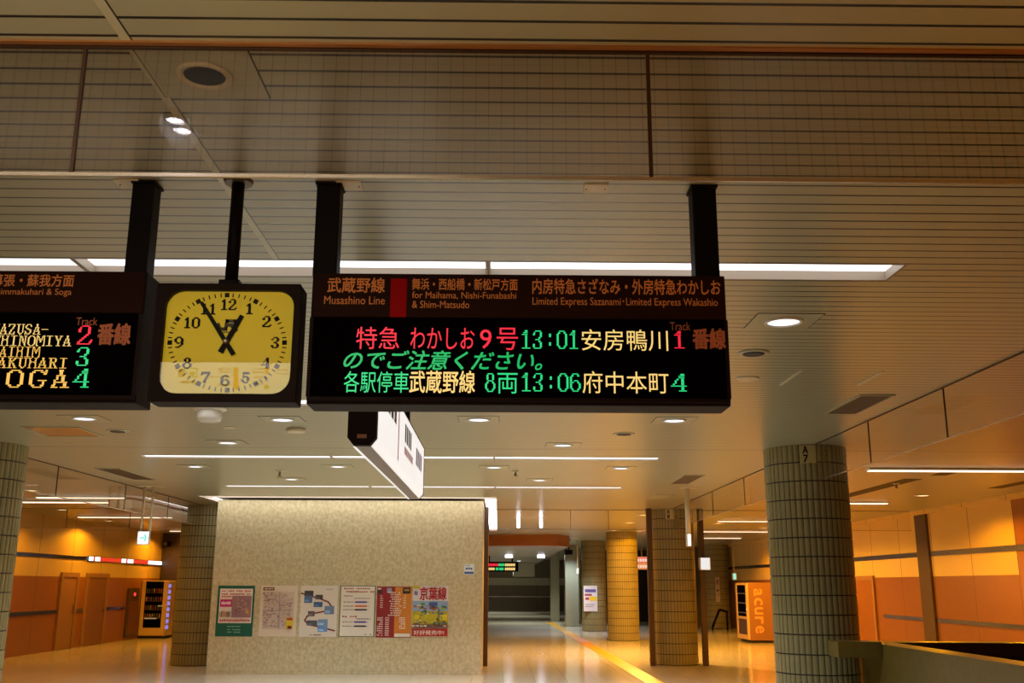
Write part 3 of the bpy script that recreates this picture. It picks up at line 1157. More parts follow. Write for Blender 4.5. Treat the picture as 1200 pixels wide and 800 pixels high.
def hanger(root, x, y, zb, w=0.092, d=0.10):
    b = MB()
    b.box(x - w / 2, x + w / 2, y - d / 2, y + d / 2, zb, ZC - .012, m_black, 0.008)
    o = b.build('hanger_post', root)
    MB().box(x - w / 2 - .006, x + w / 2 + .006, y - d / 2 - .006, y + d / 2 + .006, ZC - .012, ZC, m_black).build('flange', o)


R = plane_y(YS, 0.0016)
R0 = plane_y(YS)


def board_shell(lab, X0, X1, Z0, Z1, D, zh, lcd0, lcd1):
    root = thing('departure_board', lab, 'departure board', (0, 0, 0), 0, 'departure boards hanging from the ceiling')
    b = MB()
    b.box(X0, X1, YS + .012, YS + D, Z0, Z1, m_case, 0.006)
    b.build('housing', root)
    h = MB()
    h.box(X0 + .004, X1 - .004, YS, YS + .02, zh, Z1 - .004, m_head, 0.003)
    head = h.build('header_panel', root)
    s = MB()
    s.box(X0 + .016, X1 - .016, YS, YS + .02, Z0 + .032, zh - .004, m_screen)
    scr = s.build('led_screen', root)
    l = MB()
    l.box(X0 + .004, X1 - .004, YS - .006, YS + .016, Z0 + .012, Z0 + .03, m_case, 0.003)
    l.box(X0, X0 + .015, YS - .002, YS + .02, Z0 + .03, zh - .004, m_case)
    l.box(X1 - .015, X1, YS - .002, YS + .02, Z0 + .03, zh - .004, m_case)
    l.build('screen_bezel', root)
    return root, head, scr


zt, zbm = ony(600, 320.5, YS).z, ony(600, 474, YS).z
zh = ony(600, 372.5, YS).z
XA, XB = ony(362, 395, YS).x, ony(853.5, 395, YS).x
root, head, scr = board_shell('wide departure board with a red header square and three rows of LED text', XA, XB, zbm, zt, .2, zh, 0, 0)
for x0, x1 in ((369, 397), (812.5, 841)):
    xa, xb = ony(x0, 270, 4.18).x, ony(x1, 270, 4.18).x
    hanger(root, (xa + xb) / 2, YS + .10, zt - .002, xb - xa)
MB().text('武蔵野線', R(384, 451, 325.5, 343), m_print, 0.011).build('lettering', head)
MB().text('Musashino Line', R(380, 451, 347, 356.5), m_print).build('lettering', head)
MB().text('舞浜・西船橋・新松戸方面', R(483, 606.5, 326.5, 340), m_print, 0.011).build('lettering', head)
MB().text('for Maihama, Nishi-Funabashi', R(483, 605, 342, 351), m_print).build('lettering', head)
MB().text('& Shim-Matsudo', R(483, 550, 352.5, 361), m_print).build('lettering', head)
MB().text('内房特急さざなみ・外房特急わかしお', R(624, 844, 327, 345), m_print, 0.011).build('lettering', head)
MB().text('Limited Express Sazanami･Limited Express Wakashio', R(624, 841, 349, 360.5), m_print).build('lettering', head)
r_ = MB()
P = R0(457.5, 476.5, 326.5, 371.5)
a, c = P(0, 0), P(1, 1)
r_.box(a[0], c[0], YS - .0015, YS + .004, a[2], c[2], m_redprint)
o = r_.build('line_color_square', head)
o['label'] = 'dark red square for the train line'
MB().text('特急', R(417.5, 468, 383, 409), m_red).build('red_led_text', scr)
MB().text('わかしお', R(481, 556, 384, 409), m_red).build('red_led_text', scr)
MB().text('9', R(562.5, 576, 386, 408.5), m_red).build('red_led_text', scr)
MB().text('号', R(582, 607, 384, 410), m_red).build('red_led_text', scr)
dots(MB(), '1', R(788, 804, 388, 408.5), m_red).build('red_led_text', scr)
dots(MB(), '13:01', R(610, 679, 387, 409), m_green).build('green_led_text', scr)
MB().text('のでご注意ください。', R(403, 635, 411, 433), m_green2, 0.012, 0.3).build('green_led_text', scr)
MB().text('各駅停車', R(403, 479, 435, 460), m_green).build('green_led_text', scr)
dots(MB(), '8', R(568, 581, 437, 459.5), m_green).build('green_led_text', scr)
MB().text('両', R(583, 606.5, 437, 461), m_green).build('green_led_text', scr)
dots(MB(), '13:06', R(610, 681, 437, 459), m_green).build('green_led_text', scr)
dots(MB(), '4', R(786, 804.5, 438, 459), m_green).build('green_led_text', scr)
MB().text('安房鴨川', R(681.5, 782.7, 386, 411), m_amber).build('amber_led_text', scr)
MB().text('武蔵野線', R(480, 556.5, 434.5, 460.5), m_amber, 0.01).build('amber_led_text', scr)
MB().text('府中本町', R(682.6, 783.5, 435, 461), m_amber).build('amber_led_text', scr)
MB().text('Track', R(785, 809, 377.5, 387), m_printdim).build('printed_lettering', scr)
MB().text('番線', R(812, 850, 385.5, 408.5), m_printdim, 0.03).build('printed_lettering', scr)

# second board, cut by the frame
XB2 = ony(164.5, 395, YS).x
XA2 = XB2 - (XB - XA)
root, head, scr = board_shell('departure board cut off by the photo edge, showing SOGA and tracks 2 to 4', XA2, XB2, ony(80, 471, YS).z, ony(80, 316.5, YS).z, .2, ony(80, 366, YS).z, 0, 0)
xa, xb = ony(153, 270, 4.18).x, ony(185, 270, 4.18).x
xm = (xa + xb) / 2
hanger(root, ony(168.5, 262, 4.22).x, YS + .10, ony(80, 317, YS).z - .002, .098)
hanger(root, XA2 + .2, YS + .10, ony(80, 317, YS).z - .002, .098)
MB().text('海浜幕張・蘇我方面', R(-37, 87, 321.5, 335.5), m_print, 0.011).build('lettering', head)
MB().text('Kaihimmakuhari & Soga', R(-18, 84, 338, 347.5), m_print).build('lettering', head)
dots(MB(), 'KAZUSA-', R(-9.5, 58, 379.5, 392), m_amber).build('amber_led_text', scr)
dots(MB(), 'ICHINOMIYA', R(-20, 84, 393, 405.5), m_amber).build('amber_led_text', scr)
dots(MB(), 'KAIHIM', R(-10, 47, 406, 418.5), m_orange).build('amber_led_text', scr)
dots(MB(), 'MAKUHARI', R(-15, 80, 419, 431.5), m_orange).build('amber_led_text', scr)
dots(MB(), 'SOGA', R(-20, 82, 433, 454.5), m_orange, 2.0).build('amber_led_text', scr)
dots(MB(), '2', R(91, 109, 381, 404), m_red).build('red_led_text', scr)
dots(MB(), '3', R(89, 107, 406.5, 429), m_green).build('green_led_text', scr)
dots(MB(), '4', R(85.5, 105, 432, 454.5), m_green).build('green_led_text', scr)
MB().text('Track', R(89.5, 114.5, 372, 381), m_printdim).build('printed_lettering', scr)
MB().text('番線', R(115, 153, 379.5, 403.5), m_printdim, 0.03).build('printed_lettering', scr)

# ------------------------------------------------------------------ clock
YC = 4.08
Pc = plane_y(YC)
cx0, cx1 = ony(178.5, 400, YC).x, ony(349.5, 400, YC).x
cz0, cz1 = ony(265, 471, YC).z, ony(265, 332, YC).z
root = thing('station_clock', 'square yellow-faced clock showing five to one between the two boards', 'clock', (0, 0, 0))


def rrect(x0, x1, z0, z1, r, seg=8):
    pts = []
    for (cx, cz, a0) in ((x1 - r, z0 + r, -90), (x1 - r, z1 - r, 0), (x0 + r, z1 - r, 90), (x0 + r, z0 + r, 180)):
        for i in range(seg + 1):
            a = math.radians(a0 + 90 * i / seg)
            pts.append((cx + r * math.cos(a), cz + r * math.sin(a)))
    return pts


dx0, dx1 = ony(189.5, 400, YC).x, ony(342, 400, YC).x
dz0, dz1 = ony(265, 461, YC).z, ony(265, 339.5, YC).z
inner = rrect(dx0, dx1, dz0, dz1, .075)
outer = rrect(cx0, cx1, cz0, cz1, .008)
b = MB()
for (ya, yb) in ((YC, YC + .13),):
    k = len(inner)
    s = len(b.v)
    b.v += [(p[0], ya, p[1]) for p in outer] + [(p[0], ya, p[1]) for p in inner] + [(p[0], yb, p[1]) for p in outer] + [(p[0], ya + .03, p[1]) for p in inner]
    for i in range(k):
        j = (i + 1) % k
        b.face([s + i, s + j, s + k + j, s + k + i], m_case)
        b.face([s + i, s + 2 * k + i, s + 2 * k + j, s + j], m_case)
        b.face([s + k + i, s + k + j, s + 3 * k + j, s + 3 * k + i], m_case)
    b.face([s + 2 * k + i for i in range(k)], m_case)
b.build('case', root)
m_dial = mat('yellow_dial', (212, 184, 4), 0.5, emit=(0.62, 0.46, 0.0), strength=0.38)
YD = YC + .028
d = MB()
s = len(d.v)
d.v += [(p[0], YD, p[1]) for p in inner]
d.face([s + i for i in range(len(inner))], m_dial)
Rd = plane_y(YD, .001)


def crop(x, y):
    return 170 + x / 5.163, 320 + y / 5.163


dial = d.build('dial', root)
t = MB()
for body, x, y, w in (('12', 506, 190, 100), ('1', 633, 215, 34), ('2', 738, 293, 58), ('3', 790, 420, 58), ('4', 728, 543, 58), ('5', 610, 632, 56),
                      ('6', 485, 650, 58), ('7', 365, 630, 56), ('8', 255, 545, 58), ('9', 205, 418, 62), ('10', 283, 300, 94), ('11', 385, 217, 78)):
    w = 54 if len(body) == 1 else 100
    a, c = crop(x - w / 2, y - 33), crop(x + w / 2, y + 33)
    dots(t, body, Rd(a[0], c[0], a[1], c[1]), m_black, 0.3, -1.0)
t.build('numerals', dial)
t = MB()
ccx, ccy = 497, 420
for i in range(60):
    an = math.radians(i * 6)
    ux, uy = math.sin(an), -math.cos(an)
    big = i % 5 == 0
    x, y = ccx + 347 * ux, ccy + 287 * uy
    px, py = crop(x, y)
    c = ony(px, py, YD)
    q = ony(*crop(x + ux * 10, y + uy * 10), YD)
    ax = Vector((q.x - c.x, 0, q.z - c.z)).normalized()
    sd = Vector((-ax.z, 0, ax.x))
    L, W = (.010, .010) if big else (.009, .0025)
    pts = [c + ax * (e * L) + sd * (f_ * W) + Vector((0, -.001, 0)) for (e, f_) in ((-1, -1), (1, -1), (1, 1), (-1, 1))]
    t.quad(pts, m_black)
t.build('minute_marks', dial)
# emblem: two linked letters in strokes
t = MB()
ml = mat('dial_emblem', (64, 46, 8), 0.5)


def stroke(pts, w):
    for (p, q) in zip(pts[:-1], pts[1:]):
        p, q = ony(*crop(*p), YD), ony(*crop(*q), YD)
        ax = (q - p).normalized()
        sd = Vector((-ax.z, 0, ax.x)) * w
        e = ax * w
        t.quad([p - e - sd + Vector((0, -.001, 0)), q + e - sd + Vector((0, -.001, 0)), q + e + sd + Vector((0, -.001, 0)), p - e + sd + Vector((0, -.001, 0))], ml)


stroke([(443, 312), (452, 338), (488, 338), (497, 290), (548, 290), (552, 312), (512, 314)], .0075)
stroke([(520, 316), (550, 344)], .0075)
a, c = crop(470, 352), crop(530, 362)
for i in range(6):
    P = Rd(a[0] + (c[0] - a[0]) * i / 6, a[0] + (c[0] - a[0]) * (i + .7) / 6, a[1], c[1])
    t.quad([P(0, 0), P(1, 0), P(1, 1), P(0, 1)], ml)
t.build('emblem', dial)


def hand(name, tip, tail, w0, w1, off):
    p, q = ony(*crop(*tip), YD), ony(*crop(*tail), YD)
    ax = (p - q).normalized()
    sd = Vector((-ax.z, 0, ax.x))
    y = YD - off
    o2 = []
    b = MB()
    for (c, w) in ((q, w1), (p, w0)):
        o2 += [(c + sd * w), (c - sd * w)]
    A, B_, C_, D_ = o2[1], o2[3], o2[2], o2[0]
    for yy in (y, y + .002):
        b.v += [(v.x, yy, v.z) for v in (A, B_, C_, D_)]
    for f_ in ((0, 1, 2, 3), (7, 6, 5, 4), (0, 4, 5, 1), (1, 5, 6, 2), (2, 6, 7, 3), (3, 7, 4, 0)):
        b.face(f_, m_black)
    b.build(name, root)


hand('minute_hand', (345, 180), (540, 497), .0075, .0105, .012)
hand('hour_hand', (590, 258), (458, 482), .010, .0125, .008)
c = ony(*crop(490, 413), YD)
MB().lathe([(.004, YD - .016), (.012, YD - .012), (.012, YD)], m_steel, 16, (c.x, 0, c.z), 'Y').build('hand_pivot', root)
g = MB()
s = len(g.v)
g.v += [(p[0], YC + .006, p[1]) for p in inner]
g.face(range(s, s + len(inner)), m_glass)
g.build('cover_glass', root)
hx = ony(275.5, 270, 4.17).x
h = MB()
h.lathe([(.028, cz1 + .03), (.028, ZC - .01)], m_black, 20, (hx, YC + .09, 0))
h.box(hx - .045, hx + .045, YC + .05, YC + .13, cz1 - .002, cz1 + .035, m_black, 0.005)
po = h.build('hanger_post', root)
MB().lathe([(.06, ZC - .014), (.066, ZC)], mat('pole_flange', (92, 74, 58), 0.4, 0.4), 28, (hx, YC + .09, 0)).build('flange', po)
e = MB()
for sx in (-.075, .07):
    e.lathe([(.012, cz1), (.012, cz1 + .006), (.004, cz1 + .022)], mat('brass', (150, 104, 40), 0.4, 0.8), 10, (hx + sx, YC + .07, 0))
e.build('eye_bolts', root)

# lit guide sign near the ceiling, mirrored in the clock's glass
YG = 1.5
root = thing('guide_sign', 'white lit guide sign mirrored in the clock glass', 'sign', (0, 0, 0))
MB().box(-2.9, -0.3, YG - .16, YG, 2.84, 3.235, m_case, .01).build('case', root)
f_ = MB()
f_.box(-2.88, -0.32, YG, YG + .008, 2.86, 3.22, glow('guide_sign_face', (1.0, 0.92, 0.74), GUIDE))
gface = f_.build('face', root)
m_o, m_g, m_b = glow('sign_orange', (1, .28, .01), GUIDE), glow('sign_green', (.30, .55, .04), GUIDE * .6), mat('sign_grey_print', (70, 66, 60), .5)
t = MB()


def mirrored(x0, x1, y0, y1, m):
    P = []
    for (x, y) in ((x0, y0), (x1, y0), (x1, y1), (x0, y1)):
        a = crop(x, y)
        q = ony(a[0], a[1], 2 * (YC + .006) - YG - .009)
        P.append((q.x, YG + .009, q.z))
    t.quad(P, m)


mirrored(535, 565, 570, 702, m_o)
mirrored(250, 318, 572, 578, m_g)
mirrored(250, 318, 624, 630, m_g)
mirrored(250, 256, 578, 624, m_g)
mirrored(312, 318, 578, 624, m_g)
mirrored(268, 300, 596, 618, m_g)
mirrored(200, 240, 578, 630, glow('sign_tan', (.7, .45, .28), GUIDE * .5))
for i in range(7):
    mirrored(215 + i * 14, 225 + i * 14, 650, 668, m_b)
for (x0, x1, y0) in ((445, 525, 574), (445, 525, 592), (650, 712, 574), (650, 712, 592), (660, 712, 625), (660, 712, 662), (395, 520, 622), (440, 520, 672), (800, 870, 580), (800, 860, 602)):
    k = x0
    while k < x1:
        mirrored(k, k + 9, y0, y0 + 10, mat('sign_brown_print', (120, 90, 50), .5))
        k += 14
mirrored(725, 748, 572, 605, m_o)
mirrored(722, 745, 620, 655, glow('sign_blue', (.12, .3, .9), GUIDE * .8))
mirrored(722, 748, 675, 700, m_g)
t.build('print', gface)
for x in (-2.4, -.8):
    MB().box(x - .04, x + .04, YG - .12, YG - .04, 3.23, ZC, m_black).build('hanger_post', root)

# ------------------------------------------------------------------ lit box sign hanging lengthwise
zb = 2.6
pA, pB = onz(408, 516, zb + .03), onz(441, 516, zb + .03)
yN = pA.y
X0, X1 = ony(407.5, 500, yN).x, ony(441.5, 500, yN).x
yFar = ony(488, 585, 1).y
d_ = ray(488, 585)
yFar = (zb - EYE) / d_.z * d_.y
ztop = ony(489.5, 524.5, yFar).z
root = thing('hanging_box_sign', 'lit white double-sided box sign seen end-on below the main board', 'sign', (0, 0, 0))
prof = [(X0, zb + .05), (X0 + .04, zb), (X1 - .04, zb), (X1, zb + .05), (X1, ztop), (X0, ztop)]
b = MB()
inn = .012
b.prism(prof, 'Y', yN, yN + .06, m_case)
b.prism(prof, 'Y', yFar - .05, yFar, m_case)
b.box(X0 + .045, X1 - .045, yN + .06, yFar - .05, zb, zb + .03, mat('sign_underside', (120, 92, 66), .4))
b.box(X0 + .004, X1 - .004, yN + .06, yFar - .05, ztop - .02, ztop, m_case)
b.build('case', root)
for (s_, nm) in ((1, 'sign_face'), (-1, 'sign_face')):
    f_ = MB()
    xo = X1 if s_ > 0 else X0
    xi = xo - s_ * .04
    pr = [(xo - s_ * .02, zb + .05), (xo - s_ * .002, zb + .055), (xo - s_ * .002, ztop - .02), (xo - s_ * .02, ztop - .02)]
    pr = [(xi, zb + .005), (xo - s_ * .002, zb + .05), (xo - s_ * .002, ztop - .02), (xi, ztop - .02)]
    f_.prism(pr if s_ > 0 else pr[::-1], 'Y', yN + .06, yFar - .05, m_lit)
    if s_ < 0:
        f_.box(X0 + .030, X0 + .046, yN + .06, yFar - .05, zb - .002, zb + .004, m_lit)  # thin lip added for the light glow along the lower edge
    fo = f_.build(nm, root)
    if s_ > 0:
        xx = X1 + .001
        t = MB()
        L = yFar - yN

        def bl(u0, u1, v0, v1, m):
            y0, y1 = yN + L * u0, yN + L * u1
            z0, z1 = zb + .05 + (ztop - zb - .07) * v0, zb + .05 + (ztop - zb - .07) * v1
            t.quad([(xx, y0, z0), (xx, y1, z0), (xx, y1, z1), (xx, y0, z1)], m)

        def tx(body, u0, u1, v0, v1, m, bold=.0):
            y0, y1 = yN + L * u0, yN + L * u1
            z0, z1 = zb + .05 + (ztop - zb - .07) * v0, zb + .05 + (ztop - zb - .07) * v1
            t.text(body, lambda u, v: (xx, y0 + (y1 - y0) * u, z0 + (z1 - z0) * v), m, bold)
        mr, mk = mat('sign_red_print', (214, 70, 60), .5), mat('sign_black_print', (60, 52, 48), .5)
        bl(.03, .09, .62, .92, mk)
        def rows(u0, u1, v0, v1, k, m):
            for i in range(k):
                bl(u0 + (u1 - u0) * (i + .1) / k, u0 + (u1 - u0) * (i + .85) / k, v0, v1, m)
        rows(.14, .30, .58, .92, 3, mk)
        bl(.33, .345, .05, .95, mr)
        rows(.46, .62, .52, .85, 4, mk)
        rows(.46, .66, .30, .44, 9, mr)
        rows(.74, .92, .40, .75, 4, mat('sign_violet_print', (130, 110, 150), .5))
        t.build('lettering', fo)
for y in (yN + .75, onz(481, 476, ZC).y if False else yFar - 1.1):
    MB().box((X0 + X1) / 2 - .03, (X0 + X1) / 2 + .03, y - .03, y + .03, ztop, ZC, m_black).build('hanger_post', root)
mbp = MB().box((X0 + X1) / 2 - .03, (X0 + X1) / 2 + .03, yN - .004, yN, zb + .045, zb + .07, mat('maker_plate', (150, 100, 70), .4))
mbp.build('maker_plate', root)


# ------------------------------------------------------------------ small hanging exit signs
def arrow_sign(lab, x, y, z0, z1, w, rods, depth=.06, rot=0.0, arrow=True, rr=.022):
    root = thing('hanging_exit_sign', lab, 'exit sign', (x, y, 0), rot)
    MB().box(-w / 2, w / 2, 0, depth, z0, z1, m_white, .006).build('case', root)
    f = MB()
    f.box(-w / 2 + .012, w / 2 - .012, -.004, 0, z0 + .012, z1 - .012, glow('exit_sign_face', (0.88, 1.0, 0.98), 2.2))
    fo = f.build('face', root)
    t = MB()
    mg = mat('exit_green', (60, 190, 170), .5, emit=(.2, .85, .7), strength=1.2)
    zm = (z0 + z1) / 2
    t.quad([(-w * .3, -.006, zm - .012), (w * .12, -.006, zm - .012), (w * .12, -.006, zm + .012), (-w * .3, -.006, zm + .012)], mg)
    for s in (-1, 1):
        t.quad([(w * .3, -.006, zm), (w * .3 - .03, -.006, zm), (w * .06, -.006, zm + s * .06), (w * .06 + .03, -.006, zm + s * .06)][::s], mg)
    if arrow:
        t.build('arrow', fo)
    for rx in rods:
        MB().rod((rx, depth / 2, z1), (rx, depth / 2, ZC - .01), rr, m_cream).build('rod', root)
    MB().box(min(rods) - .12, max(rods) + .2, -.04, depth + .04, ZC - .012, ZC, m_cream).build('ceiling_plate', root)


p = onz(170, 569, ZC)
q0, q1 = ony(160, 638, p.y), ony(175.5, 622, p.y)
arrow_sign('white lit exit sign with a green arrow hanging on two rods', (q0.x + q1.x) / 2, p.y, q0.z, q1.z, q1.x - q0.x, (-.06, .1))
p = onz(806, 571, ZC)
q0, q1 = ony(805.5, 640, p.y), ony(810, 625, p.y)
arrow_sign('narrow white exit sign hanging on a pole in front of the amber column', (q0.x + q1.x) / 2, p.y, q0.z, q1.z, q1.x - q0.x, (0,), .12, arrow=False, rr=.045)
p = onz(676.5, 632, ZC)
q0, q1 = ony(675.8, 672, p.y), ony(678, 666, p.y)
arrow_sign('tiny white sign on a thin pole before the grey-brown column', (q0.x + q1.x) / 2, p.y, q0.z, q1.z, q1.x - q0.x, (0,), .06, arrow=False)

# ------------------------------------------------------------------ posters on the stone wall
YP = BY0
Rp = plane_y(YP - .006, .0015)
rnd = random.Random(5)


def ink(r, g, b):
    k = 'ink_%d_%d_%d' % (r, g, b)
    return mat(k, (r, g, b), .55)


def poster(lab, x0, x1, y0, y1, ground, group='posters on the stone wall', Y=YP):
    root = thing('poster', lab, 'poster', (0, 0, 0), 0, group)
    Q = plane_y(Y - .006)
    P = Q(x0, x1, y0, y1)
    a, c = P(0, 0), P(1, 1)
    s = MB()
    s.box(a[0], c[0], Y - .006, Y, a[2], c[2], ground)
    sheet = s.build('sheet', root)
    w, h = c[0] - a[0], c[2] - a[2]
    t = MB()
    cnt = [0]

    def bl(u0, u1, v0, v1, m):
        cnt[0] += 1
        y = Y - .007 - .0004 * cnt[0]
        X = [a[0] + w * u0, a[0] + w * u1]
        Z = [c[2] - h * v1, c[2] - h * v0]
        t.quad([(X[0], y, Z[0]), (X[1], y, Z[0]), (X[1], y, Z[1]), (X[0], y, Z[1])], m)

    def tx(body, u0, u1, v0, v1, m, bold=0.0):
        cnt[0] += 1
        y = Y - .007 - .0004 * cnt[0]
        if body not in ('京葉線', '好評発売中!'):
            k = max(3, len(body))
            for i in range(k):
                if rnd.random() < .1:
                    continue
                ua, ub = u0 + (u1 - u0) * (i + .12) / k, u0 + (u1 - u0) * (i + .88) / k
                va, vb = v0 + (v1 - v0) * rnd.uniform(0, .25), v1 - (v1 - v0) * rnd.uniform(0, .25)
                t.quad([(a[0] + w * ua, y, c[2] - h * vb), (a[0] + w * ub, y, c[2] - h * vb), (a[0] + w * ub, y, c[2] - h * va), (a[0] + w * ua, y, c[2] - h * va)], m)
            return
        t.text(body, lambda u, v: (a[0] + w * (u0 + (u1 - u0) * u), y, c[2] - h * v1 + h * (v1 - v0) * v), m, bold)

    def ln(pts, wd, m):
        cnt[0] += 1
        y = Y - .007 - .0004 * cnt[0]
        for (p, q) in zip(pts[:-1], pts[1:]):
            p = Vector((a[0] + w * p[0], 0, c[2] - h * p[1]))
            q = Vector((a[0] + w * q[0], 0, c[2] - h * q[1]))
            ax = (q - p).normalized()
            sd = Vector((-ax.z, 0, ax.x)) * wd / 2
            e = ax * wd * .4
            t.quad([v + Vector((0, y, 0)) for v in (p - e - sd, q + e - sd, q + e + sd, p - e + sd)], m)

    def done():
        t.build('print', sheet)
    return bl, tx, ln, done


# 1 green poster
bl, tx, ln, done = poster('green-bordered poster with a pink speech box, first from the tiled column', 253.8, 297.2, 686, 745.5, ink(8, 92, 70))
bl(.06, .95, .06, .74, ink(232, 214, 200))
for v in (.09, .15, .2):
    tx('お客さまへのご案内とお知らせ', .1, .9, v, v + .035, ink(196, 80, 84))
bl(.08, .40, .27, .42, ink(206, 40, 120))
tx('ご利用ください', .11, .37, .31, .38, ink(250, 220, 230))
bl(.40, .93, .2, .63, ink(160, 116, 116))
for i in range(26):
    u, v = rnd.uniform(.42, .86), rnd.uniform(.23, .57)
    bl(u, u + rnd.uniform(.03, .07), v, v + .02, ink(*rnd.choice([(136, 88, 92), (190, 150, 140), (118, 100, 110)])))
bl(.80, .87, .48, .55, ink(214, 160, 40))
for i in range(8):
    u = .09 + i * .037
    bl(u, u + .028, .48 + rnd.uniform(0, .05), .62, ink(*rnd.choice([(170, 60, 60), (190, 140, 70), (90, 110, 70), (206, 120, 110)])))
tx('駅係員までお問い合わせください', .1, .92, .66, .71, ink(190, 74, 80))
for v in (.79, .85, .9):
    tx('ホームページ検索', .32, .68, v, v + .03, ink(120, 176, 150))
done()
# 2 map poster
bl, tx, ln, done = poster('cream poster with a faint area map and a small yellow box', 304.5, 347.8, 686, 745.5, ink(226, 206, 180))
bl(.06, .36, .03, .095, ink(92, 44, 36))
tx('駅周辺案内図', .09, .33, .045, .08, ink(232, 200, 170))
bl(.08, .92, .12, .86, ink(214, 190, 172))
for i in range(150):
    u, v = rnd.uniform(.09, .85), rnd.uniform(.13, .82)
    bl(u, u + rnd.uniform(.02, .07), v, v + rnd.uniform(.01, .03), ink(*rnd.choice([(168, 140, 138), (196, 168, 110), (150, 130, 150), (206, 180, 160), (186, 150, 140)])))
ln([(.1, .3), (.4, .26), (.6, .4), (.9, .34)], .012, ink(150, 120, 120))
ln([(.1, .5), (.9, .48)], .012, ink(160, 132, 130))
ln([(.2, .8), (.26, .56), (.5, .56), (.55, .8), (.2, .8)], .01, ink(166, 140, 136))
ln([(.53, .12), (.55, .5), (.56, .85)], .01, ink(166, 140, 136))
bl(.74, .93, .63, .85, ink(224, 186, 20))
bl(.76, .91, .64, .68, ink(190, 60, 40))
bl(.79, .90, .79, .85, ink(110, 40, 30))
for u in (.08, .3):
    bl(u, u + .035, .14, .17, ink(100, 70, 80))
done()
# 3 photo trail poster
bl, tx, ln, done = poster('white poster with small photographs strung along a winding dark red road', 351.5, 395.0, 686, 746, ink(226, 212, 194))
mr = ink(128, 48, 34)
ln([(.02, .15), (.25, .2), (.5, .25), (.75, .32), (.86, .42), (.7, .5), (.4, .54), (.2, .6), (.14, .68), (.24, .76), (.5, .8), (.95, .88)], .03, mr)
for (u, v, w_, h_, c_) in ((.1, .10, .24, .1, (64, 56, 60)), (.1, .2, .22, .14, (84, 112, 150)), (.4, .18, .2, .09, (70, 68, 60)), (.36, .32, .24, .1, (64, 96, 140)),
                           (.66, .4, .26, .16, (112, 134, 168)), (.22, .5, .18, .1, (110, 92, 88)), (.2, .68, .28, .1, (78, 84, 92)), (.5, .66, .26, .13, (120, 152, 180)), (.5, .79, .26, .11, (110, 150, 196))):
    bl(u, u + w_, v, v + h_, ink(*c_))
    bl(u + .02, u + w_ * .6, v + h_ * .55, v + h_ * .85, ink(*(min(255, int(k_ * 1.35)) for k_ in c_)))
tx('房総の旅', .68, .86, .06, .08, ink(150, 136, 124))
tx('花と海の散歩道', .3, .6, .95, .975, ink(90, 76, 70))
done()
# 4 timetable notice
bl, tx, ln, done = poster('white notice with purple, orange and black timetable bars', 397.6, 439.6, 686, 746, ink(96, 110, 78))
bl(.03, .97, .015, .985, ink(234, 222, 204))
mred = ink(176, 84, 66)
tx('武蔵野線 京葉線 時刻変更', .1, .84, .04, .075, mred)
tx('時刻表変更のお知らせ ご注意', .1, .96, .10, .14, mred)
tx('平日の運転', .1, .36, .19, .215, mred)
tx('土休日の運転', .08, .5, .59, .625, mred)
for (v, c_) in ((.31, (84, 64, 150)), (.39, (222, 110, 40)), (.46, (50, 40, 40)), (.70, (84, 64, 150)), (.78, (50, 40, 40))):
    tx('○○線直通', .1, .38, v, v + .025, ink(150, 130, 120))
    bl(.44, .76, v - .003, v + .028, ink(*c_))
    bl(.40, .44, v + .006, v + .02, ink(*c_))
    bl(.76, .82, v + .006, v + .02, ink(170, 170, 190))
tx('変更前　変更後', .4, .85, .24, .262, ink(110, 90, 84))
tx('変更前　変更後', .4, .9, .64, .662, ink(110, 90, 84))
tx('東日本', .72, .93, .94, .96, ink(110, 100, 96))
done()
# 5 red and orange poster
bl, tx, ln, done = poster('red and orange poster with columns of white lettering', 441.0, 482.0, 687, 746.8, ink(150, 22, 24))
bl(.52, 1.0, .01, .985, ink(214, 128, 30))
bl(.22, .52, .4, .62, ink(150, 22, 24))
bl(.02, .15, .03, .14, ink(60, 40, 40))
bl(.02, .12, .03, .06, ink(232, 210, 190))
bl(.29, .42, .03, .13, ink(150, 160, 190))
bl(.74, .96, .02, .14, ink(40, 30, 26))
bl(.78, .92, .05, .09, ink(170, 130, 50))
for i in range(11):
    v = .1 + i * .045
    tx(rnd.choice(['上り普通列車', '新宿方面', '快速東京行', '東京駅乗換']), .36 + rnd.uniform(-.04, .04), .68 + rnd.uniform(-.02, .05), v, v + .03, ink(232, 204, 190))
for i in range(6):
    tx('特急列車', .1, .18, .17 + i * .045, .2 + i * .045, ink(226, 190, 180))
    tx('普通', .76, .84, .17 + i * .045, .2 + i * .045, ink(236, 214, 190))
for i in range(9):
    tx('千葉方面', .03, .2, .60 + i * .042, .63 + i * .042, ink(232, 200, 190))
    tx('時刻', .26, .38, .60 + i * .042, .63 + i * .042, ink(232, 200, 190))
for i in range(6):
    tx('各駅停車', .66, .84, .60 + i * .04, .63 + i * .04, ink(244, 226, 200))
bl(.54, .98, .92, .985, ink(236, 220, 200))
done()
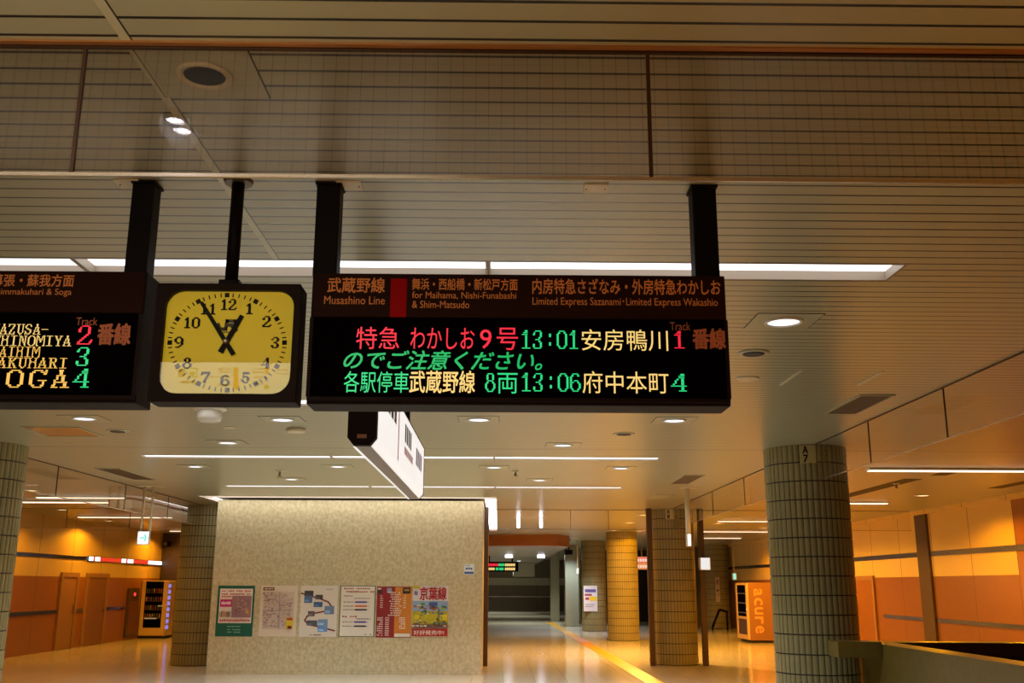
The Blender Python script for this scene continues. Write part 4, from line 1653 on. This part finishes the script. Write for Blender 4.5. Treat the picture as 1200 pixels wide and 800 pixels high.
# 6 Keiyo line poster
bl, tx, ln, done = poster('colourful poster with big red characters and a cartoon landscape', 483.4, 525.0, 686, 746, ink(232, 204, 150))
bl(0, 1, .0, .33, ink(226, 214, 206))
bl(0, .2, .0, .06, ink(206, 180, 30))
bl(0, 1, .30, .55, ink(150, 178, 210))
bl(0, 1, .50, .76, ink(196, 180, 30))
for i in range(70):
    u, v = rnd.uniform(0, .93), rnd.uniform(.34, .74)
    bl(u, min(1, u + rnd.uniform(.03, .12)), v, v + rnd.uniform(.012, .045), ink(*rnd.choice([(90, 130, 50), (222, 190, 20), (200, 120, 40), (80, 110, 160), (170, 90, 60), (230, 210, 120), (70, 90, 50), (140, 170, 60)])))
bl(.46, .70, .33, .40, ink(70, 90, 150))
bl(.48, .66, .42, .46, ink(150, 50, 60))
bl(.06, .2, .56, .66, ink(222, 196, 20))
bl(.84, .98, .56, .68, ink(224, 200, 30))
ln([(.74, .45), (.75, .7)], .02, ink(80, 96, 60))
ln([(.6, .72), (.98, .74)], .02, ink(70, 90, 110))
bl(0, 1, .76, .82, ink(110, 70, 60))
for i in range(9):
    bl(i * .11, i * .11 + .08, .765 + rnd.uniform(0, .02), .80, ink(*rnd.choice([(206, 190, 170), (60, 80, 110), (170, 90, 50), (226, 210, 200)])))
bl(0, 1, .84, .985, ink(168, 20, 30))
tx('好評発売中!', .05, .9, .87, .96, ink(244, 214, 196), .012)
tx('京葉線', .2, .95, .03, .28, ink(176, 12, 30), .02)
tx('夏', .04, .14, .1, .2, ink(110, 70, 150), .04)
done()
# little blue and white label
bl, tx, ln, done = poster('small blue and white label high on the stone wall', 543.6, 555.6, 661, 673, ink(226, 228, 232), 'notices')
bl(.05, .95, .72, .95, ink(50, 96, 160))
bl(.08, .6, .1, .16, ink(120, 150, 190))
tx('案内', .15, .85, .28, .55, ink(60, 90, 140))
done()
# notice on the grey-brown column
root_y = 41.1 - .5
bl, tx, ln, done = poster('white notice with a yellow spot on the grey-brown column', 684, 700, 686, 716, ink(214, 208, 214), 'notices', root_y)
bl(.1, .9, .14, .26, ink(90, 80, 150))
bl(.08, .6, .32, .4, ink(150, 60, 70))
bl(.45, .95, .42, .60, ink(226, 190, 20))
bl(.12, .4, .46, .56, ink(170, 60, 50))
bl(.1, .8, .72, .75, ink(150, 146, 150))
bl(.1, .7, .8, .83, ink(150, 146, 150))
done()
bl, tx, ln, done = poster('tall pale notice on the shadowy tiled column', 838.5, 843.5, 676, 705, ink(190, 170, 160), 'notices', 43.495)
bl(.2, .8, .1, .3, ink(140, 110, 110))
bl(.3, .7, .5, .58, ink(40, 36, 36))
bl(.2, .8, .7, .74, ink(150, 130, 120))
done()

# ------------------------------------------------------------------ stair parapet
root = thing('stair_parapet', 'low olive stone parapet of the stairwell, beside the A 7 column', 'parapet', (0, 0, 0))
MB().box(4.46, 4.74, 2.0, 12.74, 0, 1.1, m_olive, .006).build('side_wall', root)
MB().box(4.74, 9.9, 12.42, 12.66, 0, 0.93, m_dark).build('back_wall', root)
MB().box(4.74, 9.9, 12.38, 12.68, 0.93, 1.1, mat('shaded_cap_brown', (36, 22, 12), .35), .008).build('back_cap', root)  # back wall and cap coloured dark for the shade inside the stairwell
MB().box(3.94, 4.455, 12.0, 12.35, 0.95, 1.125, m_olive, .008).build('end_block', root)

# ------------------------------------------------------------------ yellow tactile strip
mb = MB()
mty = mat('tactile_yellow', (196, 142, 14), .45)
A0, A1 = Vector((2.52, 50.5, 0)), Vector((2.93, 18.0, 0))
ax = (A1 - A0).normalized()
sd = Vector((-ax.y, ax.x, 0)) * .17
b = MB()
b.v += [tuple(v + Vector((0, 0, zz))) for zz in (0.0005, .006) for v in (A0 - sd, A1 - sd, A1 + sd, A0 + sd)]
for f_ in ((3, 2, 1, 0), (4, 5, 6, 7), (0, 1, 5, 4), (1, 2, 6, 5), (2, 3, 7, 6), (3, 0, 4, 7)):
    b.face(f_, mty)
for i in range(54):
    for k in (-.1, 0, .1):
        c = A0.lerp(A1, .45 + .55 * i / 54) + sd.normalized() * k
        b.bar(c + Vector((0, 0, .007)) - ax * .1, c + Vector((0, 0, .007)) + ax * .1, .03, .004, mty)
tag(b.build('tactile_paving'), 'yellow tactile guide strip along the polished floor', 'tactile strip', None, 'thing')


# ------------------------------------------------------------------ vending machines
def vending_left():
    root = thing('vending_machine', 'pale vending machine with a dark window beside the plum coloured wall', 'vending machine', ((ony(163.5, 715, 34.45).x + ony(194.5, 715, 34.45).x) / 2, 34.45, 0))
    w, d_, h_ = (ony(194.5, 715, 34.45).x - ony(163.5, 715, 34.45).x) / 2, .85, 1.86
    my = mat('machine_cream', (222, 188, 110), .4)
    b = MB()
    b.box(-w, w, .05, d_, .08, h_, my, .015)
    b.box(-w + .03, w - .03, .1, d_ - .05, 0, .08, m_dark)
    b.build('body', root)
    f = MB()
    f.box(-w + .02, -w + .14, 0, .05, .1, h_ - .02, my)
    f.box(w - .14, w - .02, 0, .05, .1, h_ - .02, my)
    f.box(-w + .14, w - .14, 0, .05, .1, .34, my)
    f.box(-w + .14, w - .14, 0, .05, h_ - .06, h_ - .02, m_dark)
    f.build('door', root)
    win = MB()
    win.box(-w + .14, w - .14, .03, .05, .34, h_ - .06, m_screen)
    wo = win.build('display_window', root)
    pr = MB()
    for r_ in range(4):
        z = .66 + r_ * .27
        pr.box(-w + .16, w - .16, .022, .03, z - .02, z, m_vent)
        for i in range(7):
            x = -w + .19 + i * (2 * w - .36) / 6.5
            c_ = rnd.choice([(150, 90, 50), (90, 90, 100), (160, 140, 110), (120, 40, 36), (70, 60, 50)])
            pr.lathe([(.025, z), (.025, z + .11), (.012, z + .14)], ink(*c_), 10, (x, .024, 0))
    pr.build('product_row', wo)
    sl = MB()
    sl.box(-w + .17, w - .3, .02, .03, .62, .66, glow('price_strip', (1, .6, .25), .5))
    sl.box(w - .28, w - .15, .02, .03, 1.02, 1.06, glow('price_strip_yellow', (1, .8, .25), .7))
    sl.build('price_strip', wo)
    s = MB()
    for i in range(8):
        s.box(w, w + .05, .08, .2, .3 + i * .19, .42 + i * .19, glow('violet_light', (.35, .28, .9), 1.3))
    s.build('side_light_strip', root)


vending_left()


def vending_right():
    root = thing('vending_machine', 'amber-lit vending machine with pale letters down its side', 'vending machine', (ony(879.5, 748, 32.7).x - .06, 32.7, 0))
    mo = mat('machine_orange', (146, 100, 58), .4)
    mw = mat('machine_white', (206, 170, 120), .4)
    D, L_, h_ = 1.05, 1.5, 1.86
    b = MB()
    b.box(.06, D, 0, L_, .08, h_, mo, .015)
    b.box(.1, D - .05, .05, L_ - .05, 0, .08, m_dark)
    b.build('body', root)
    f = MB()
    f.box(0, .06, 0, .13, .1, h_ - .02, mw)
    f.box(0, .06, L_ - .13, L_, .1, h_ - .02, mw)
    f.box(0, .06, .13, L_ - .13, .1, .24, mw)
    f.box(0, .06, .13, L_ - .13, .72, .8, mw)
    f.box(0, .06, .13, L_ - .13, h_ - .08, h_ - .02, mw)
    f.build('door', root)
    MB().box(.03, .06, .13, L_ - .13, .8, h_ - .08, m_screen).build('display_window', root)
    MB().box(.03, .06, .13, L_ - .13, .24, .72, mat('delivery_flap', (70, 42, 26), .4)).build('delivery_flap', root)
    g = MB()
    for i in range(3):
        g.box(.012, .03, .2, L_ - .2, .9 + i * .3, .93 + i * .3, mat('shelf_violet', (80, 76, 110), .4))
    g.box(-.004, .004, .02, .1, 1.0, 1.06, glow('coin_panel', (1, .75, .4), 1.5))
    g.box(-.004, .004, .02, .1, .9, .93, glow('coin_panel_red', (1, .3, .15), 1.2))
    g.build('control_panel', root)
    t = MB()
    # letters turned to read from top to bottom
    for i, ch in enumerate('acure'):
        zt_, zb_ = 1.66 - i * .285, 1.66 - i * .285 - .21
        t.text(ch, (lambda zt_, zb_: (lambda u, v: (.24 + .26 * v, -.003, zt_ + (zb_ - zt_) * u)))(zt_, zb_), mat('machine_lettering', (226, 150, 88), .5), .012)
    t.build('lettering', root)


vending_right()

# ------------------------------------------------------------------ things on the left wall
p0 = onx(147, 740, XL)
root = thing('hydrant_cabinet', 'slim brown fire hydrant cabinet with a red lamp by the vending machine', 'hydrant cabinet', (XL, 0, 0))
ya, yb_ = 32.2, 32.2
ya, yb_ = onx(146.5, 720, XL).y, onx(159, 720, XL).y
MB().box(0, .07, ya, yb_, .1, 1.62, m_brown, .008).build('body', root)
MB().box(.07, .078, ya + .1, yb_ - .1, .2, 1.2, mat('cabinet_door', (112, 66, 34), .4)).build('door', root)
MB().lathe([(.055, .078), (.05, .1), (.0001, .125)], glow('red_lamp', (1, .04, .04), 3.0), 16, (0, (ya + yb_) / 2, 1.42), 'X').build('lamp', root)
root = thing('reflected_sign_strip', 'glowing red and white strip imitating a reflected sign in the mirror band', 'painted reflection', (XL, 0, 0))
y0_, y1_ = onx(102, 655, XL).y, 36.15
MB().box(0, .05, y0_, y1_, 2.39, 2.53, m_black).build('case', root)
b = MB()
mrl, mwl, mol = glow('strip_red', (1, .05, .02), 1.3), glow('strip_white', (1, .95, .9), 2.6), glow('strip_orange', (1, .45, .12), 1.6)  # glow colours painted in for a sign's reflection in the mirror band
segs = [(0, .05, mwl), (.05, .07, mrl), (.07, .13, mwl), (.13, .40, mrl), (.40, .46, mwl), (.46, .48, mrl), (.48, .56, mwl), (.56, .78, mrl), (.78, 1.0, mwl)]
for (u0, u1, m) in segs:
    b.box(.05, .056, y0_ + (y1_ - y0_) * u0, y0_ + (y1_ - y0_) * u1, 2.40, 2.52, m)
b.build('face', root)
p = ony(195, 637, 36.0)
root = thing('wall_camera', 'small camera on the plum coloured wall above the vending machine', 'camera', (p.x, 36.2, p.z))
MB().box(-.1, .1, -.3, -.02, -.09, .09, m_black, .02).build('body', root)
MB().box(-.03, .03, -.06, 0, -.03, .03, m_steel).build('bracket', root)
MB().lathe([(.06, -.34), (.06, -.3)], m_vent, 16, (0, 0, 0), 'Y').build('lens', root)

# ------------------------------------------------------------------ far signs and fittings
def led_far():
    Y = 50.0
    X0_, X1_ = ony(566, 664, Y).x, ony(607.5, 664, Y).x
    Z0_, Z1_ = ony(590, 669.5, Y).z, ony(590, 658, Y).z
    root = thing('departure_board', 'small distant departure board with two coloured rows past the deep beam', 'departure board', (0, 0, 0))
    MB().box(X0_, X1_, Y, Y + .3, Z0_, Z1_, m_screen, .02).build('housing', root)
    b = MB()
    w, h_ = X1_ - X0_, Z1_ - Z0_
    for (v0, v1, seq) in ((.56, .82, ((.02, .42, m_red), (.44, .60, m_green), (.62, .92, m_amber))), (.14, .40, ((.04, .34, m_amber), (.36, .44, m_green), (.46, .60, m_green), (.62, .90, m_amber)))):
        for (u0, u1, m) in seq:
            k = u0
            while k < u1 - .02:
                b.quad([(X0_ + w * k, Y - .002, Z0_ + h_ * v0), (X0_ + w * (k + .035), Y - .002, Z0_ + h_ * v0), (X0_ + w * (k + .035), Y - .002, Z0_ + h_ * v1), (X0_ + w * k, Y - .002, Z0_ + h_ * v1)], m)
                k += .042
    b.build('led_text', root)
    for x in (X0_ + .3, X1_ - .3):
        MB().box(x - .04, x + .04, Y + .1, Y + .2, Z1_, 3.16, m_black).build('hanger_post', root)


led_far()


def lit_sign(lab, x0, x1, y0, y1, Y, faces, post=None, zc=ZC):
    a, c = ony(x0, y1, Y), ony(x1, y0, Y)
    root = thing('lit_sign', lab, 'sign', (0, 0, 0))
    MB().box(a.x, c.x, Y, Y + .18, a.z, c.z, m_white, .01).build('case', root)
    b = MB()
    for (v0, v1, m) in faces:
        b.box(a.x + .02, c.x - .02, Y - .006, Y, a.z + (c.z - a.z) * v0, a.z + (c.z - a.z) * v1, m)
    fo = b.build('face', root)
    t = MB()
    xm = (a.x + c.x) / 2
    hh = c.z - a.z
    if len(faces) > 1:
        for v0 in (.62, .14):
            for i in range(4):
                xa = a.x + .05 + (c.x - a.x - .1) * (i + .1) / 4
                xb = a.x + .05 + (c.x - a.x - .1) * (i + .85) / 4
                t.quad([(xa, Y - .009, a.z + hh * v0), (xb, Y - .009, a.z + hh * v0), (xb, Y - .009, a.z + hh * (v0 + .2)), (xa, Y - .009, a.z + hh * (v0 + .2))], glow('sign_pale_print', (1, .75, .6), 1.4))
        t.build('lettering', fo)
    if post is None:
        MB().box(xm - .02, xm + .02, Y + .06, Y + .10, c.z, zc, m_steel).build('hanger_post', root)
    else:
        MB().box(a.x, a.x + .1, Y + .18, Y + .26, a.z + .05, c.z - .05, m_brown).build('bracket', root)


lit_sign('red and orange lit sign in the dark gap behind the bright amber column', 745, 760, 652, 667, 38.0,
         ((.03, .48, glow('sign_glow_orange', (1, .3, .08), 1.3)), (.52, .97, glow('sign_glow_pink', (1, .22, .14), 1.4))))
lit_sign('plain white lit sign beside the amber column shutter guide', 820.5, 832.5, 653, 667.5, 23.2, ((.03, .97, m_lit),), post=False)
lit_sign('tiny green exit sign by the lettered vending machine', 859, 863, 671.5, 679, 40.0, ((.03, .97, glow('exit_glow', (.35, 1, .75), 1.4)),))
# ceiling camera over the passage
p = onz(660, 632, ZC)
q = ony(666.5, 647, p.y)
root = thing('ceiling_camera', 'black camera hanging on a rod over the passage', 'camera', (q.x, p.y, ZC))
MB().box(-.42, .06, -.35, .2, -.03, 0, m_dark).build('ceiling_plate', root)
MB().rod((0, 0, -.03), (0, 0, q.z - ZC + .1), .025, m_black).build('rod', root)
MB().bbox(-.16, .14, -.25, .2, q.z - ZC - .1, q.z - ZC + .1, m_black, .04).build('body', root)
# handrail on the dark stairs
root = thing('stair_handrail', 'dark handrail rising in the shadows beyond the white lit sign', 'handrail', (0, 0, 0))
h = MB()
pa, pb_ = ony(835, 735, 42.0), ony(843, 714, 42.0)
h.rod(pa, pb_, .05, m_black)
h.rod(pb_, pb_ + Vector((.35, 0, -.1)), .05, m_black)
h.rod(pb_ + Vector((.3, 0, -.1)), Vector((pb_.x + .3, 42.0, 0)), .04, m_black)
h.rod(pa, Vector((pa.x, 42.0, 0)), .04, m_black)
h.build('rail', root)
